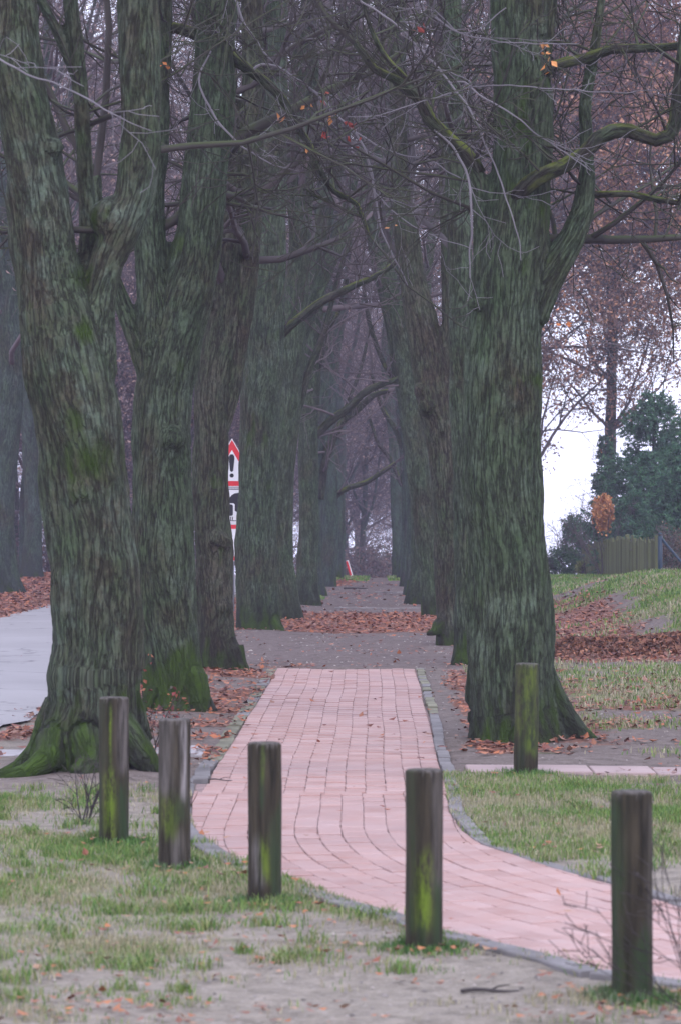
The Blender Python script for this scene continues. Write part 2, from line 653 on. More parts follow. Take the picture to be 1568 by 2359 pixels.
def zone_masks(x, y):
    """grass, leaf litter, dark trodden soil; each 0..1"""
    a = x - axis(y)
    na = n2(x, y, 0.45, 2.0)
    nb = n2(x, y, 1.4, 9.0)
    g = np.zeros_like(x)
    l = np.zeros_like(x)
    d = np.zeros_like(x)
    # trodden avenue path beyond the bricks
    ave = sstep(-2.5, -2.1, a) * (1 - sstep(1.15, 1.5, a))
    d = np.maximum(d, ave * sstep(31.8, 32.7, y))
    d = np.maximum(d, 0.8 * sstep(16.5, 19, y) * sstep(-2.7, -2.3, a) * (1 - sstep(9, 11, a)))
    l = np.maximum(l, ave * sstep(41, 42.6, y) * (1 - sstep(49.3, 50.8, y)))
    l = np.maximum(l, 0.55 * sstep(19, 21, y) * (1 - sstep(32.5, 34, y)) * (a > -2.4) * (a < -0.7))
    l = np.maximum(l, 0.55 * sstep(20, 21.5, y) * (1 - sstep(32.5, 33.5, y)) * sstep(0.55, 0.7, a) * (1 - sstep(1.5, 2.2, a)))
    l = np.maximum(l, 0.9 * ave * sstep(66, 68, y) * (1 - sstep(-1.2, -.2, a)) * (1 - sstep(76, 80, y)))
    # foreground turf strips
    below = sstep(16.4, 15.6, y + 0.0 * x)
    wedge = ((y - (14.9 - 1.62 * (x + 1.0))) )                  # zero along the line of wooden posts
    g = np.maximum(g, 0.85 * np.exp(-((wedge + 0.25) / 0.95) ** 2) * sstep(16.6, 15.4, y) * (x < 3))
    g = np.maximum(g, 0.42 * sstep(16.5, 15.5, y) * (wedge < 0))
    g = np.maximum(g, 0.35 * sstep(18.7, 17.5, y) * sstep(15, 16, y) * (x < -0.7))
    # turf to the side of the bend
    g = np.maximum(g, (0.62 - .15 * sstep(18, 15, y)) * (x > 0.55) * sstep(19.4, 18.8, y) * (wedge > 0.6))
    # meadow beyond the cross path
    mead = (x > 0.9 + 0.012 * y) * sstep(20, 21.5, y)
    g = np.maximum(g, mead * (0.40 + 0.25 * sstep(24, 30, y) * (1 - sstep(31, 33, y))))
    g = np.maximum(g, mead * 0.72 * sstep(50, 58, y))
    g = np.maximum(g, mead * 0.90 * sstep(3.6, 4.4, x - 0.03 * (y - 36)) * sstep(35, 37, y) * (1 - sstep(50, 56, y)))
    l = np.maximum(l, mead * (0.90 * sstep(33, 34.2, y) * (1 - sstep(36.0, 37.2, y)) * (1 - sstep(5, 5.6, x))))
    l = np.maximum(l, mead * 0.80 * sstep(37, 39, y) * (1 - sstep(50, 58, y)) * (1 - sstep(3.5, 4.5, x - 0.035 * (y - 40) + .5 * nb)))
    l = np.maximum(l, mead * 0.42 * sstep(21.5, 23, y) * (1 - sstep(30, 32, y)))
    # verges beside the road and the wood floor
    l = np.maximum(l, 0.62 * (a > -2.8) * (a < -2.0) * sstep(20, 23, y))
    l = np.maximum(l, 0.85 * (a < -5.6) * sstep(20, 30, y))
    g = np.maximum(g, 0.5 * ave * sstep(53, 55, y) * (sstep(-0.95, -1.25, a) + sstep(0.75, 0.95, a)))
    g = np.maximum(g, 0.9 * sstep(72, 75, y) * (1 - sstep(-0.35, -0.2, a) * (1 - sstep(0.15, 0.3, a))))
    l = np.where((y > 90) & (a < 1.5), 0.8, l)
    g = g * np.where(y < 14, .55 + .45 * sstep(10.4, 11.4, y + .25 * x), 1)
    g = np.clip(g + 0.45 * na * (g > 0.05) + 0.2 * nb * (g > 0.05), 0, 1)
    l = np.clip(l + 0.45 * nb * (l > 0.05), 0, 1)
    return g, l, d


zg, zl, zd = zone_masks(gx, gy)
nx, ny = len(ax_x), len(ax_y)
ii, jj = np.meshgrid(np.arange(ny - 1), np.arange(nx - 1), indexing='ij')
q = np.stack([ii * nx + jj, ii * nx + jj + 1, (ii + 1) * nx + jj + 1, (ii + 1) * nx + jj], -1).reshape(-1, 4)
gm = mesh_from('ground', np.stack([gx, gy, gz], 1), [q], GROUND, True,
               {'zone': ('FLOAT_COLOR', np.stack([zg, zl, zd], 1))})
link('ground', gm, kind='structure')

ry = np.concatenate([np.linspace(-14, 20, 12), np.arange(20.5, 90, 0.5), np.linspace(92, 300, 40)])
rt = np.linspace(-5.85, -2.85, 13)
RY, RT = np.meshgrid(ry, rt, indexing='ij')
jag = np.where((RT == rt[0]) | (RT == rt[-1]), n2(RT, RY, 1.8, 3.0).reshape(RT.shape) * 0.16, 0)
RX = axis(RY) + RT + jag
RZ = base_h(RX, RY) * 0 + base_h(axis(RY) - 4.0, RY) + 0.012 + 0.03 * np.cos((RT + 4.35) / 1.5 * 1.4)
i_, j_ = np.meshgrid(np.arange(len(ry) - 1), np.arange(len(rt) - 1), indexing='ij')
m_ = len(rt)
q = np.stack([i_ * m_ + j_, i_ * m_ + j_ + 1, (i_ + 1) * m_ + j_ + 1, (i_ + 1) * m_ + j_], -1).reshape(-1, 4)
link('road', mesh_from('road', np.stack([RX.ravel(), RY.ravel(), RZ.ravel()], 1), [q], ROAD), kind='structure')

# ------------------------------------------------------------------ brick path
print('bricks')
bx, by = [], []
bed_pts = POLY
# sand bed: fine grid clipped to the path outline
sx = np.arange(-1.2, 3.2, 0.08)
sy = np.arange(9.6, 32.9, 0.08)
SX, SY = np.meshgrid(sx, sy)
ins = in_poly((SX[:-1, :-1] + 0.04).ravel(), (SY[:-1, :-1] + 0.04).ravel())
m_ = len(sx)
i_, j_ = np.meshgrid(np.arange(len(sy) - 1), np.arange(len(sx) - 1), indexing='ij')
q = np.stack([i_ * m_ + j_, i_ * m_ + j_ + 1, (i_ + 1) * m_ + j_ + 1, (i_ + 1) * m_ + j_], -1).reshape(-1, 4)[ins]
used, inv = np.unique(q.ravel(), return_inverse=True)
bv = np.stack([SX.ravel(), SY.ravel(), base_h(SX.ravel(), SY.ravel()) - 0.014], 1)[used]
path = link('brick_path', mesh_from('bedding_sand', bv, [inv.reshape(-1, 4)], BED), kind='structure')

rg = random.Random(5)


def clip_half(poly, p, n):
    out = []
    for i in range(len(poly)):
        a, b = poly[i], poly[(i + 1) % len(poly)]
        da = (a[0] - p[0]) * n[0] + (a[1] - p[1]) * n[1]
        db = (b[0] - p[0]) * n[0] + (b[1] - p[1]) * n[1]
        if da >= 0:
            out.append(a)
        if (da >= 0) != (db >= 0):
            t = da / (da - db)
            out.append((a[0] + (b[0] - a[0]) * t, a[1] + (b[1] - a[1]) * t))
    return out


def nearest_edge(x, y):
    best = None
    for a, b in zip(POLY, np.roll(POLY, -1, axis=0)):
        ab = b - a
        L2 = ab @ ab
        t = max(0, min(1, ((x - a[0]) * ab[0] + (y - a[1]) * ab[1]) / L2))
        px, py = a[0] + ab[0] * t, a[1] + ab[1] * t
        d = (x - px) ** 2 + (y - py) ** 2
        if best is None or d < best[0]:
            best = (d, (px, py), ab / math.sqrt(L2))
    return best


# centre line of the bend
cl = [(0.0, 18.0)]
cth = [0.0]
s_ = 0.0
ds = 0.05
while s_ < 11.0:
    th = R(26) * float(sstep(1.4, 6.2, s_))
    x0, y0 = cl[-1]
    cl.append((x0 + math.sin(th) * ds, y0 - math.cos(th) * ds))
    cth.append(th)
    s_ += ds


def bend(s, t):
    k = max(0, min(len(cl) - 1, int(s / ds)))
    th = cth[k]
    x0, y0 = cl[k]
    return x0 + math.cos(th) * t, y0 + math.sin(th) * t, th


bricks = []   # (cx, cy, ang, tilt, poly or None)
BW, BL, JT = 0.1205, 0.240, 0.0036
for c in range(12):
    t = -0.72 + (c + 0.5) * BW
    y = 32.58 - (0.12 if c % 2 else 0.0)
    wob = 1.0 + c * .03
    while y - BL > 17.85:
        yc = y - BL / 2
        xc = 0.062 + 0.0112 * (yc - 32.6) + t + 0.006 * math.sin(yc * 1.1 + wob) + rg.uniform(-.002, .002)
        bricks.append((xc, yc, 0.0112 + rg.uniform(-.012, .012), BW - JT, BL - JT))
        y -= BL
for c in range(-8, 10):
    t0 = (c + 0.5) * BW
    s = -0.1 + (0.12 if c % 2 else 0.0)
    wob = 1.0 + c * .03
    while s < 10.6:
        x, y, th = bend(s + BL / 2, t0 + 0.008 * math.sin(s * 1.3 + wob))
        bricks.append((x, y, th + rg.uniform(-.02, .02), BW - JT, BL - JT))
        s += BL

final = []
for (x, y, a, w, l) in bricks:
    if y > 18.05 and not in_poly(np.array([x]), np.array([y]))[0]:
        continue
    ca, sa = math.cos(a), math.sin(a)
    quad = [(x + ca * u + sa * v * -1 * -1, y + sa * u * -1 * -1 + -(-ca) * v) for u, v in ((-w / 2, -l / 2), (w / 2, -l / 2), (w / 2, l / 2), (-w / 2, l / 2))]
    # rows run along the path: local +v follows the travel direction
    quad = [(x + ca * u - sa * v, y + sa * u + ca * v) for u, v in ((-w / 2, -l / 2), (w / 2, -l / 2), (w / 2, l / 2), (-w / 2, l / 2))]
    inside = in_poly(np.array([p[0] for p in quad]), np.array([p[1] for p in quad]))
    cut = None
    if not inside.all():
        if not inside.any() and not in_poly(np.array([x]), np.array([y]))[0]:
            continue
        _, p, e = nearest_edge(x, y)
        n = (-e[1], e[0])
        if not in_poly(np.array([p[0] + n[0] * .01]), np.array([p[1] + n[1] * .01]))[0]:
            n = (-n[0], -n[1])
        cut = clip_half(quad, (p[0], p[1]), n)
        if len(cut) < 3:
            continue
    final.append((x, y, a, quad, cut))
final.sort(key=lambda f: f[1])


def visible_xy(x, y):
    return abs(x / y) < 0.1115 and y > 10.2


def brick_solid(poly, top, h=0.045, ch=0.006):
    """bevelled brick from a plan polygon"""
    n = len(poly)
    P = np.array(poly)
    c = P.mean(0)
    I = c + (P - c) * (1 - 2 * ch / 0.16)
    V = np.concatenate([np.c_[P, np.full(n, top - h)], np.c_[P, np.full(n, top - ch * .6)], np.c_[I, np.full(n, top)]])
    F4, F3 = [], []
    for i in range(n):
        j = (i + 1) % n
        F4 += [(i, j, n + j, n + i), (n + i, n + j, 2 * n + j, 2 * n + i)]
    for i in range(1, n - 1):
        F3.append((2 * n, 2 * n + i, 2 * n + i + 1))
    return V, F4, F3


Vb, F4b, F3b = brick_solid([(-(BW - JT) / 2, -(BL - JT) / 2), ((BW - JT) / 2, -(BL - JT) / 2), ((BW - JT) / 2, (BL - JT) / 2), (-(BW - JT) / 2, (BL - JT) / 2)], 0.0)
brick_me = mesh_from('brick', Vb, [np.array(F4b), np.array(F3b)], BRICK_A, False)
cnt = 0
RV, RF4, RF3, RT_, rn = [], [], [], [], 0
for (x, y, a, quad, cut) in final:
    top = float(base_h(np.array([x]), np.array([y]))[0]) + rg.uniform(-.002, .003) + 0.006 * math.sin(x * 3 + y * 1.7)
    if cnt < 290 and visible_xy(x, y):
        if cut is None:
            o = link('brick', brick_me, path, (x, y, top))
            o.rotation_euler = (SLOPE + rg.uniform(-.012, .012), rg.uniform(-.012, .012), a)
        else:
            V, f4, f3 = brick_solid([(p[0] - x, p[1] - y) for p in cut], 0.0)
            link('brick', mesh_from('brick_cut', V, [np.array(f4), np.array(f3)], BRICK_A, False), path, (x, y, top))
        cnt += 1
    else:
        V, f4, f3 = brick_solid(cut if cut is not None else quad, top)
        RV.append(V)
        RF4 += [[i + rn for i in f] for f in f4]
        RF3 += [[i + rn for i in f] for f in f3]
        RT_ += [rg.random()] * len(V)
        rn += len(V)
link('brick_run', mesh_from('brick_run', np.concatenate(RV), [np.array(RF4), np.array(RF3)], BRICK_B, False,
                            {'tint': ('FLOAT', np.array(RT_))}), path, kind='stuff')


# kerb stones along both edges
def kerb(line, side, lens, width, mat_fn, rise=0.012, skip=None):
    P, _ = dense([(p[0], p[1], 0) for p in line], [0] * len(line), 0.03)
    seg = np.linalg.norm(np.diff(P[:, :2], axis=0), axis=1)
    S = np.concatenate([[0], np.cumsum(seg)])
    s = 0.0
    while s < S[-1] - 0.05:
        L = lens(np.interp(s, S, P[:, 1]))
        e = min(S[-1], s + L)
        k = max(2, int((e - s) / 0.16) + 1)
        ss = np.linspace(s + .004, e - .006, k)
        xs, ys = np.interp(ss, S, P[:, 0]), np.interp(ss, S, P[:, 1])
        if skip is None or not skip(xs.mean(), ys.mean()):
            tx, ty = np.gradient(xs), np.gradient(ys)
            nn = np.hypot(tx, ty)
            nxv, nyv = -ty / nn * side, tx / nn * side
            zt = base_h(xs, ys) + rise + rg.uniform(-.006, .008)
            of = rg.uniform(-.006, .01)
            wd = width * rg.uniform(.95, 1.08)
            rows = []
            for o_, dz in ((of + .004, -.1), (of + .004, -.004), (of + .010, 0), (of + wd - .006, 0), (of + wd, -.006), (of + wd, -.1)):
                rows.append(np.stack([xs + nxv * o_, ys + nyv * o_, zt + dz], 1))
            V = np.concatenate(rows)
            F = []
            nr = len(rows)
            for r_ in range(nr - 1):
                for c_ in range(k - 1):
                    a_ = r_ * k + c_
                    F.append((a_, a_ + 1, a_ + k + 1, a_ + k))
            ends = []
            for c_ in (0, k - 1):
                ids = [r_ * k + c_ for r_ in range(nr)]
                for i in range(1, nr - 1):
                    ends.append((ids[0], ids[i], ids[i + 1]))
            yield mesh_from('kerb_stone', V, [np.array(F), np.array(ends)], mat_fn(ys.mean()), False)
        s = e


kl = lambda y: (rg.uniform(.22, .34) if y > 27 else (rg.uniform(.45, .7) if y > 18.3 else rg.uniform(.8, 1.0)))
kmf = lambda y: KERB_MOSS if y > 19.5 and rg.random() < .7 else KERB
for me in kerb(PATH_L, -1, kl, 0.105, kmf):
    link('kerb_stone', me, path)
for me in kerb(PATH_R, 1, kl, 0.080, lambda y: KERB_MOSS if y > 24 and rg.random() < .5 else KERB):
    link('kerb_stone', me, path)


# cross path of slabs on both sides of the bricks
def slab_row(name, x0, x1, y0, y1, n, mat, dy):
    root = None
    xs = np.linspace(x0, x1, n + 1)
    root = link(name, None, None, (x0, y0, 0), kind='structure')
    for i in range(n):
        m = MB()
        xc = (xs[i] + xs[i + 1]) / 2
        w = xs[i + 1] - xs[i] - .012
        yc = (y0 + y1) / 2 + dy * (xc - x0)
        z = gh(xc, yc) + 0.012 + rg.uniform(-.004, .004)
        m.box((xc - x0, yc - y0, z - .03), (w, y1 - y0, .06), (SLOPE, rg.uniform(-.01, .01), 0), .006)
        link('slab', m.mesh('slab', mat), root)


slab_row('cross_path', 0.80, 3.6, 19.35, 19.85, 7, SLAB_PINK, 0.0)
slab_row('cross_path', -1.02, -0.92, 20.55, 21.25, 1, SLAB, 0.0)
slab_row('slab_path', -3.0, -0.97, 20.55, 21.2, 5, SLAB, 0.0)

# ------------------------------------------------------------------ trees
print('trees')


def V3(*a):
    return Vector(a)


def branch(out, P, D, L, r, lev, rng, kids=(0, 5, 6, 7), up=0.06, wig=0.16, spread=(32, 66), minr=0.0045, droop=0.0):
    n = 9 if L > 3 else (7 if L > 1.2 else (5 if L > .5 else 4))
    st = L / (n - 1)
    pts = [P.copy()]
    d = D.normalized()
    dirs = [d.copy()]
    for i in range(n - 1):
        d = d + V3(rng.gauss(0, wig), rng.gauss(0, wig), rng.gauss(0, wig) + up - droop * i / n)
        d.normalize()
        pts.append(pts[-1] + d * st)
        dirs.append(d.copy())
    rad = [max(minr, r * (1 - .78 * i / (n - 1))) for i in range(n)]
    out.append((np.array([tuple(p) for p in pts]), np.array(rad), 8 if r > .07 else (5 if r > .02 else 3)))
    if lev <= 0:
        return
    m = kids[min(lev, len(kids) - 1)]
    for c in range(m):
        t = .22 + .78 * (c + rng.random()) / m
        f = t * (n - 1)
        i = min(n - 2, int(f))
        p = pts[i].lerp(pts[i + 1], f - i)
        dd = dirs[i]
        a = R(rng.uniform(*spread))
        perp = dd.cross(V3(rng.gauss(0, 1), rng.gauss(0, 1), rng.gauss(0, 1)))
        if perp.length < 1e-4:
            continue
        perp.normalize()
        cd = dd * math.cos(a) + perp * math.sin(a)
        rl = rad[i] * .6
        branch(out, p, cd, L * rng.uniform(.36, .62) * (1.2 - .5 * t), rl, lev - 1, rng, kids, up, wig * 1.05, spread, minr, droop)


def twig_mesh(lines, mat):
    V, fs = tube_batch(lines, False)
    return mesh_from('twigs', V, fs, mat, True)


def leaf_quads(P, size, tint, rng, aspect=0.6, flat=0.0, dirs=None):
    """folded leaves, two triangles-pairs each; P (n,3)"""
    n = len(P)
    size = np.broadcast_to(np.asarray(size, float), (n,))[:, None]
    if dirs is None:
        A = rng.normal(size=(n, 3))
        A[:, 2] *= (1 - flat)
    else:
        A = dirs + rng.normal(size=(n, 3)) * .25
    A /= np.linalg.norm(A, axis=1)[:, None]
    U = rng.normal(size=(n, 3))
    if flat:
        U = U * (1 - flat) + np.array([0, 0, 1.0]) * 1.2 * flat
    B = np.cross(A, U)
    B /= np.linalg.norm(B, axis=1)[:, None] + 1e-9
    C = np.cross(A, B)
    cup = rng.uniform(.05, .35, (n, 1)) * size
    v0 = P - A * size * .5
    v2 = P + A * size * .5
    v1 = P + B * size * aspect * .5 + C * cup * .5
    v3 = P - B * size * aspect * .5 + C * cup * .5
    V = np.stack([v0, v1, v2, v3], 1).reshape(-1, 3)
    o = np.arange(n)[:, None] * 4
    F = np.concatenate([o + np.array([[0, 1, 2]]), o + np.array([[0, 2, 3]])])
    return V, F, np.repeat(tint, 4, axis=0)


def leaf_mesh(name, P, size, tint, rng, **k):
    V, F, T = leaf_quads(P, size, tint, rng, **k)
    return mesh_from(name, V, [F], LEAF, False, {'tint': ('FLOAT_COLOR', T)})


def palette(rng, n, cols, var=.2):
    cols = np.array(cols, float)
    c = cols[rng.randint(0, len(cols), n)]
    return np.clip(c * rng.uniform(1 - var, 1 + var, (n, 1)), 0, 1)


AUTUMN = [(.34, .13, .05), (.28, .09, .05), (.20, .075, .05), (.40, .19, .07), (.16, .07, .055), (.26, .14, .09)]
LITTER = [(.25, .09, .055), (.17, .06, .045), (.30, .13, .08), (.12, .05, .045), (.22, .12, .09), (.32, .11, .05)]


def nearest_on(V, segs):
    """segs: arrays a,b,ra,rb,l0,A,B -> offset comps, length, radius"""
    a, b, ra, rb, l0, A, B = segs
    n = len(V)
    res = np.empty((n, 5))
    ab = b - a
    L2 = (ab ** 2).sum(1) + 1e-12
    for s in range(0, n, 20000):
        v = V[s:s + 20000]
        t = np.clip(((v[:, None, :] - a[None]) * ab[None]).sum(2) / L2[None], 0, 1)
        c = a[None] + ab[None] * t[..., None]
        off = v[:, None, :] - c
        rr = ra[None] * (1 - t) + rb[None] * t
        k = np.argmin(np.linalg.norm(off, axis=2) - rr, axis=1)
        ix = np.arange(len(v))
        o = off[ix, k]
        res[s:s + 20000, 0] = (o * A[k]).sum(1)
        res[s:s + 20000, 1] = (o * B[k]).sum(1)
        res[s:s + 20000, 2] = l0[k] + t[ix, k] * np.sqrt(L2[k])
        res[s:s + 20000, 3] = rr[ix, k]
        res[s:s + 20000, 4] = k
    return res


def make_trunk(strands, name, mat, voxel=None, sides=28, step=.15, amp=.013, freq=20.0, lump=.03, moss=0.35, moss_pts=(), blobs=(),
               ground_z=0.0, seed=0, moss_dir=(0, 0, 0), topmoss=.5):
    rs = np.random.RandomState(seed)
    lines, a, b, ra, rb, l0, AA, BB = [], [], [], [], [], [], [], []
    for si, (P, r) in enumerate(strands):
        P, r = dense(P, r, step)
        lines.append((P, r, sides))
        ch = P[-1] - P[0]
        ref = np.zeros(3)
        ref[np.argmin(np.abs(ch))] = 1
        if abs(ch[1]) < abs(ch[2]) * .7:
            ref = np.array([0, 1.0, 0])
        T = np.gradient(P, axis=0)
        T /= np.linalg.norm(T, axis=1)[:, None] + 1e-9
        A = np.cross(T, ref)
        A /= np.linalg.norm(A, axis=1)[:, None] + 1e-9
        B = np.cross(T, A)
        seg = np.linalg.norm(np.diff(P, axis=0), axis=1)
        S = np.concatenate([[0], np.cumsum(seg)]) + (0 if si == 0 else P[0][2])
        a.append(P[:-1]); b.append(P[1:]); ra.append(r[:-1]); rb.append(r[1:]); l0.append(S[:-1]); AA.append(A[:-1]); BB.append(B[:-1])
    segs = [np.concatenate(x) for x in (a, b, ra, rb, l0, AA, BB)]
    if voxel:
        V, fs = tube_batch(lines, True)
        Vs, Fs, base = [V], [f for f in fs], len(V)
        for (c, rr) in blobs:
            th = np.linspace(0, math.pi, 7)[1:-1]
            ph = np.arange(10) * 2 * math.pi / 10
            pv = [c + rr * np.array([0, 0, 1.0])] + [c + rr * np.array([math.sin(t) * math.cos(p), math.sin(t) * math.sin(p), math.cos(t)]) for t in th for p in ph] + [c - rr * np.array([0, 0, 1.0])]
            f3 = []
            m = 10
            for k in range(m):
                f3.append((0, 1 + k, 1 + (k + 1) % m))
                last = len(pv) - 1
                f3.append((last, last - m + (k + 1) % m, last - m + k))
                for q_ in range(4):
                    i0 = 1 + q_ * m
                    f3.append((i0 + k, i0 + m + k, i0 + m + (k + 1) % m))
                    f3.append((i0 + k, i0 + m + (k + 1) % m, i0 + (k + 1) % m))
            Vs.append(np.array(pv))
            Fs.append(np.array(f3) + base)
            base += len(pv)
        me0 = mesh_from('tmp', np.concatenate(Vs), Fs, None)
        ob = bpy.data.objects.new('tmp', me0)
        COL.objects.link(ob)
        md = ob.modifiers.new('r', 'REMESH')
        md.mode = 'VOXEL'
        md.voxel_size = voxel
        sm = ob.modifiers.new('s', 'SMOOTH')
        sm.factor = .5
        sm.iterations = 6
        dg = bpy.context.evaluated_depsgraph_get()
        ev = ob.evaluated_get(dg)
        me1 = ev.to_mesh()
        nv, npoly = len(me1.vertices), len(me1.polygons)
        V = np.empty(nv * 3, np.float32)
        me1.vertices.foreach_get('co', V)
        V = V.reshape(-1, 3).astype(float)
        li = np.empty(len(me1.loops), np.int32)
        me1.loops.foreach_get('vertex_index', li)
        F = li.reshape(-1, 4)
        ev.to_mesh_clear()
        bpy.data.objects.remove(ob)
        bpy.data.meshes.remove(me0)
        fs = [F]
    else:
        V, fs = tube_batch(lines, True)
    if len(V) > 400000:
        print('WARN trunk size', name, len(V))
    q = nearest_on(V, segs)
    oA, oB, Lc, rr, k = q.T
    k = k.astype(int)
    off = oA[:, None] * segs[5][k] + oB[:, None] * segs[6][k]
    un = off / (np.linalg.norm(off, axis=1)[:, None] + 1e-9)
    so = rs.uniform(0, 40)
    # bark follows the grain: 3-d noise in (across, across, along) space, slightly twisted
    tw = perlin(np.stack([oA * 2, oB * 2, Lc * .9 + so], 1)) * .06
    co = np.stack([oA + tw, oB - tw, Lc + so], 1)
    n1 = np.abs(perlin(co * np.array([freq, freq, freq * .09])))
    n2b = np.abs(perlin(co * np.array([freq * 2.1, freq * 2.1, freq * .5]) + 9))
    ridge = np.clip(n1 * 2.6, 0, 1) * .7 + np.clip(n2b * 2.4, 0, 1) * .3
    big = perlin(co * np.array([3.2, 3.2, 1.4]) + 5)
    big2 = perlin(co * np.array([7.5, 7.5, 4.0]) + 15)
    amp_l = amp * np.clip(rr / .16, .25, 1)
    flute = perlin(co * np.array([5.5, 5.5, .35]) + 31)
    disp = (ridge - .6) * amp_l + big * lump * np.clip(rr / .2, .2, 1) + big2 * lump * .4 * np.clip(rr / .2, .2, 1) + flute * lump * .45 * np.clip(rr / .2, .2, 1)
    V = V + un * disp[:, None]
    h = V[:, 2] - ground_z
    st = perlin(co * np.array([11, 11, 1.2]) + 3)
    m = moss * .55 + (.62 + .9 * st) * np.exp(-np.clip(h, 0, 9) / .38) * (.7 + .5 * big2) + .22 * st + .16 * perlin(V * np.array([3.0, 3.0, 1.2]) + so)
    m = m + un @ np.array(moss_dir) if any(moss_dir) else m
    m = m + np.clip(un[:, 2], 0, 1) * topmoss
    for (c, rad, amt) in moss_pts:
        m = m + amt * np.exp(-((V - np.array(c)) ** 2 * np.array([1, .04, 1])).sum(1) / rad ** 2)
    wet = (1 - sstep(.02, .55, h + .35 * st)) * .9
    return mesh_from(name, V, fs, mat, True, {'wet': ('FLOAT', wet), 'bark_co': ('FLOAT_VECTOR', co), 'ridge': ('FLOAT', ridge), 'moss': ('FLOAT', np.clip(m - .13, 0, 1))})


def px_strand(pts, d):
    P, r = [], []
    for p in pts:
        dd = d + (p[3] if len(p) > 3 else 0.0)
        P.append(W(p[0], p[1], dd))
        r.append(p[2] / 2 / 7056 * dd)
    return np.array(P), np.array(r)


def seeds_from(strand, zmin, n, rng, lrange, rscale=.45, up=.3, side=None, rear=False):
    """branch seeds along a strand above a height"""
    P, r = strand
    P, r = dense(P, r, .3)
    ok = [i for i in range(len(P)) if P[i][2] > zmin]
    out = []
    if not ok:
        return out
    for _ in range(n):
        i = rng.choice(ok)
        az = rng.uniform(0, 2 * math.pi)
        dx, dy = math.cos(az), math.sin(az)
        if side:
            dx = dx * .6 + side * .6
        if rear:
            dy = abs(dy) + .2
        D = V3(dx, dy, up + rng.uniform(-.25, .5))
        out.append((Vector(P[i]), D, rng.uniform(*lrange), max(.012, min(.06, r[i] * rscale))))
    return out


def hand_tree(label, d, strands, roots=(), blobs=(), moss_pts=(), voxel=.02, mat=None, seed=1, nseeds=20, tops=(), limbs=(), twigs=(),
              moss=.35, zmin=2.6, side=None, lr=(1.2, 2.6), group='lime trees lining the avenue', amp=.013, moss_dir=(0, 0, 0), lump=.03,
              kids=(0, 5, 6, 7), toplev=3, pale=(), dead=()):
    rng = random.Random(seed)
    S = [px_strand(s, d) for s in strands]
    bx_, by_ = S[0][0][0][0], d
    gz_ = gh(bx_, by_)
    root = thing('lime_tree', label, 'tree', (bx_, by_, gz_), group)
    inv = -np.array([bx_, by_, gz_])
    RS = [px_strand(s, d) for s in roots]
    MP = [(np.array(W(x, y, d)), rp / 7056 * d, am) for x, y, rp, am in moss_pts]
    BL = [(np.array(W(x, y, d - dd)), rp / 7056 * d) for x, y, rp, dd in blobs]
    me = make_trunk(S + RS, 'trunk', mat or BARK, voxel=voxel, moss=moss, moss_pts=MP, blobs=BL, ground_z=gz_, seed=seed, amp=amp,
                    moss_dir=moss_dir, lump=lump)
    me.transform(Matrix.Translation(Vector(inv)))
    link('trunk', me, root)
    lines = []
    for s in S[0:]:
        for (P, D, L, r) in seeds_from(s, zmin, nseeds, rng, lr, side=side, rscale=(.2 if d < 24 else .35), rear=d < 27):
            branch(lines, P, D, L, r, 2, rng, kids)
    for i in tops:
        P, r = S[i]
        D = Vector(P[-1] - P[-2])
        for q_ in range(2):
            branch(lines, Vector(P[-1] - (P[-1] - P[-2]) * .08), D.normalized() + V3(rng.gauss(0, .25), rng.gauss(0, .25), .1), rng.uniform(3.5, 5.5), r[-1] * .85, toplev, rng, kids)
    for lb in limbs:
        L_ = px_strand(lb, d)
        m2 = make_trunk([L_], 'branch', BARK_LIMB, sides=16, step=.06, amp=.006, lump=.022, moss=.35, ground_z=-5, seed=seed + 3, topmoss=1.1)
        m2.transform(Matrix.Translation(Vector(inv)))
        link('branch', m2, root)
        n = len(L_[0])
        for (P, D, L, r) in seeds_from(L_, -9, 3 + n // 2, rng, (.5, 1.6), .35):
            branch(lines, P, D, L, min(r, .014), 2, rng, (0, 4, 5, 5), up=.03, wig=.2)
        P, r = L_
        branch(lines, Vector(P[-1]), Vector(P[-1] - P[-2]), 1.6, r[-1], 2, rng, (0, 4, 5, 6))
    if lines:
        me = twig_mesh(lines, LIMB if d < 30 else TWIG)
        me.transform(Matrix.Translation(Vector(inv)))
        link('crown', me, root)
    for (X_, Y_, n_, cc) in dead:
        nr_ = np.random.RandomState(int(X_ * 7 + Y_))
        c0 = np.array(W(X_, Y_, d - .8)) + inv
        pp = c0 + nr_.normal(size=(n_, 3)) * .035
        link('leaves', leaf_mesh('leaves', pp, nr_.uniform(.04, .075, n_), palette(nr_, n_, [cc], .3), nr_, aspect=.6), root)
    for k_, tw in enumerate(pale):
        P, r = px_strand(tw, d)
        P, r = dense(P, r * .68, .03)
        P = P + np.stack([n2(P[:, 2] * 7, P[:, 0] * 7, 1, k_) * .010, P[:, 0] * 0, n2(P[:, 0] * 9, P[:, 2] * 9, 1, k_ + 7) * .010], 1)
        ls = [(P, r, 6)]
        for _ in range(5):
            i = rng.randrange(1, len(P) - 1)
            branch(ls, Vector(P[i]), Vector(P[i] - P[i - 1]).normalized() + V3(rng.gauss(0, .5), rng.gauss(0, .5), rng.gauss(0, .5)), rng.uniform(.2, .6), r[i] * .5, 1, rng, (0, 4), up=.0, wig=.22, minr=.0022)
        me = twig_mesh(ls, TWIG_PALE)
        me.transform(Matrix.Translation(Vector(inv)))
        link('branch', me, root)
    return root


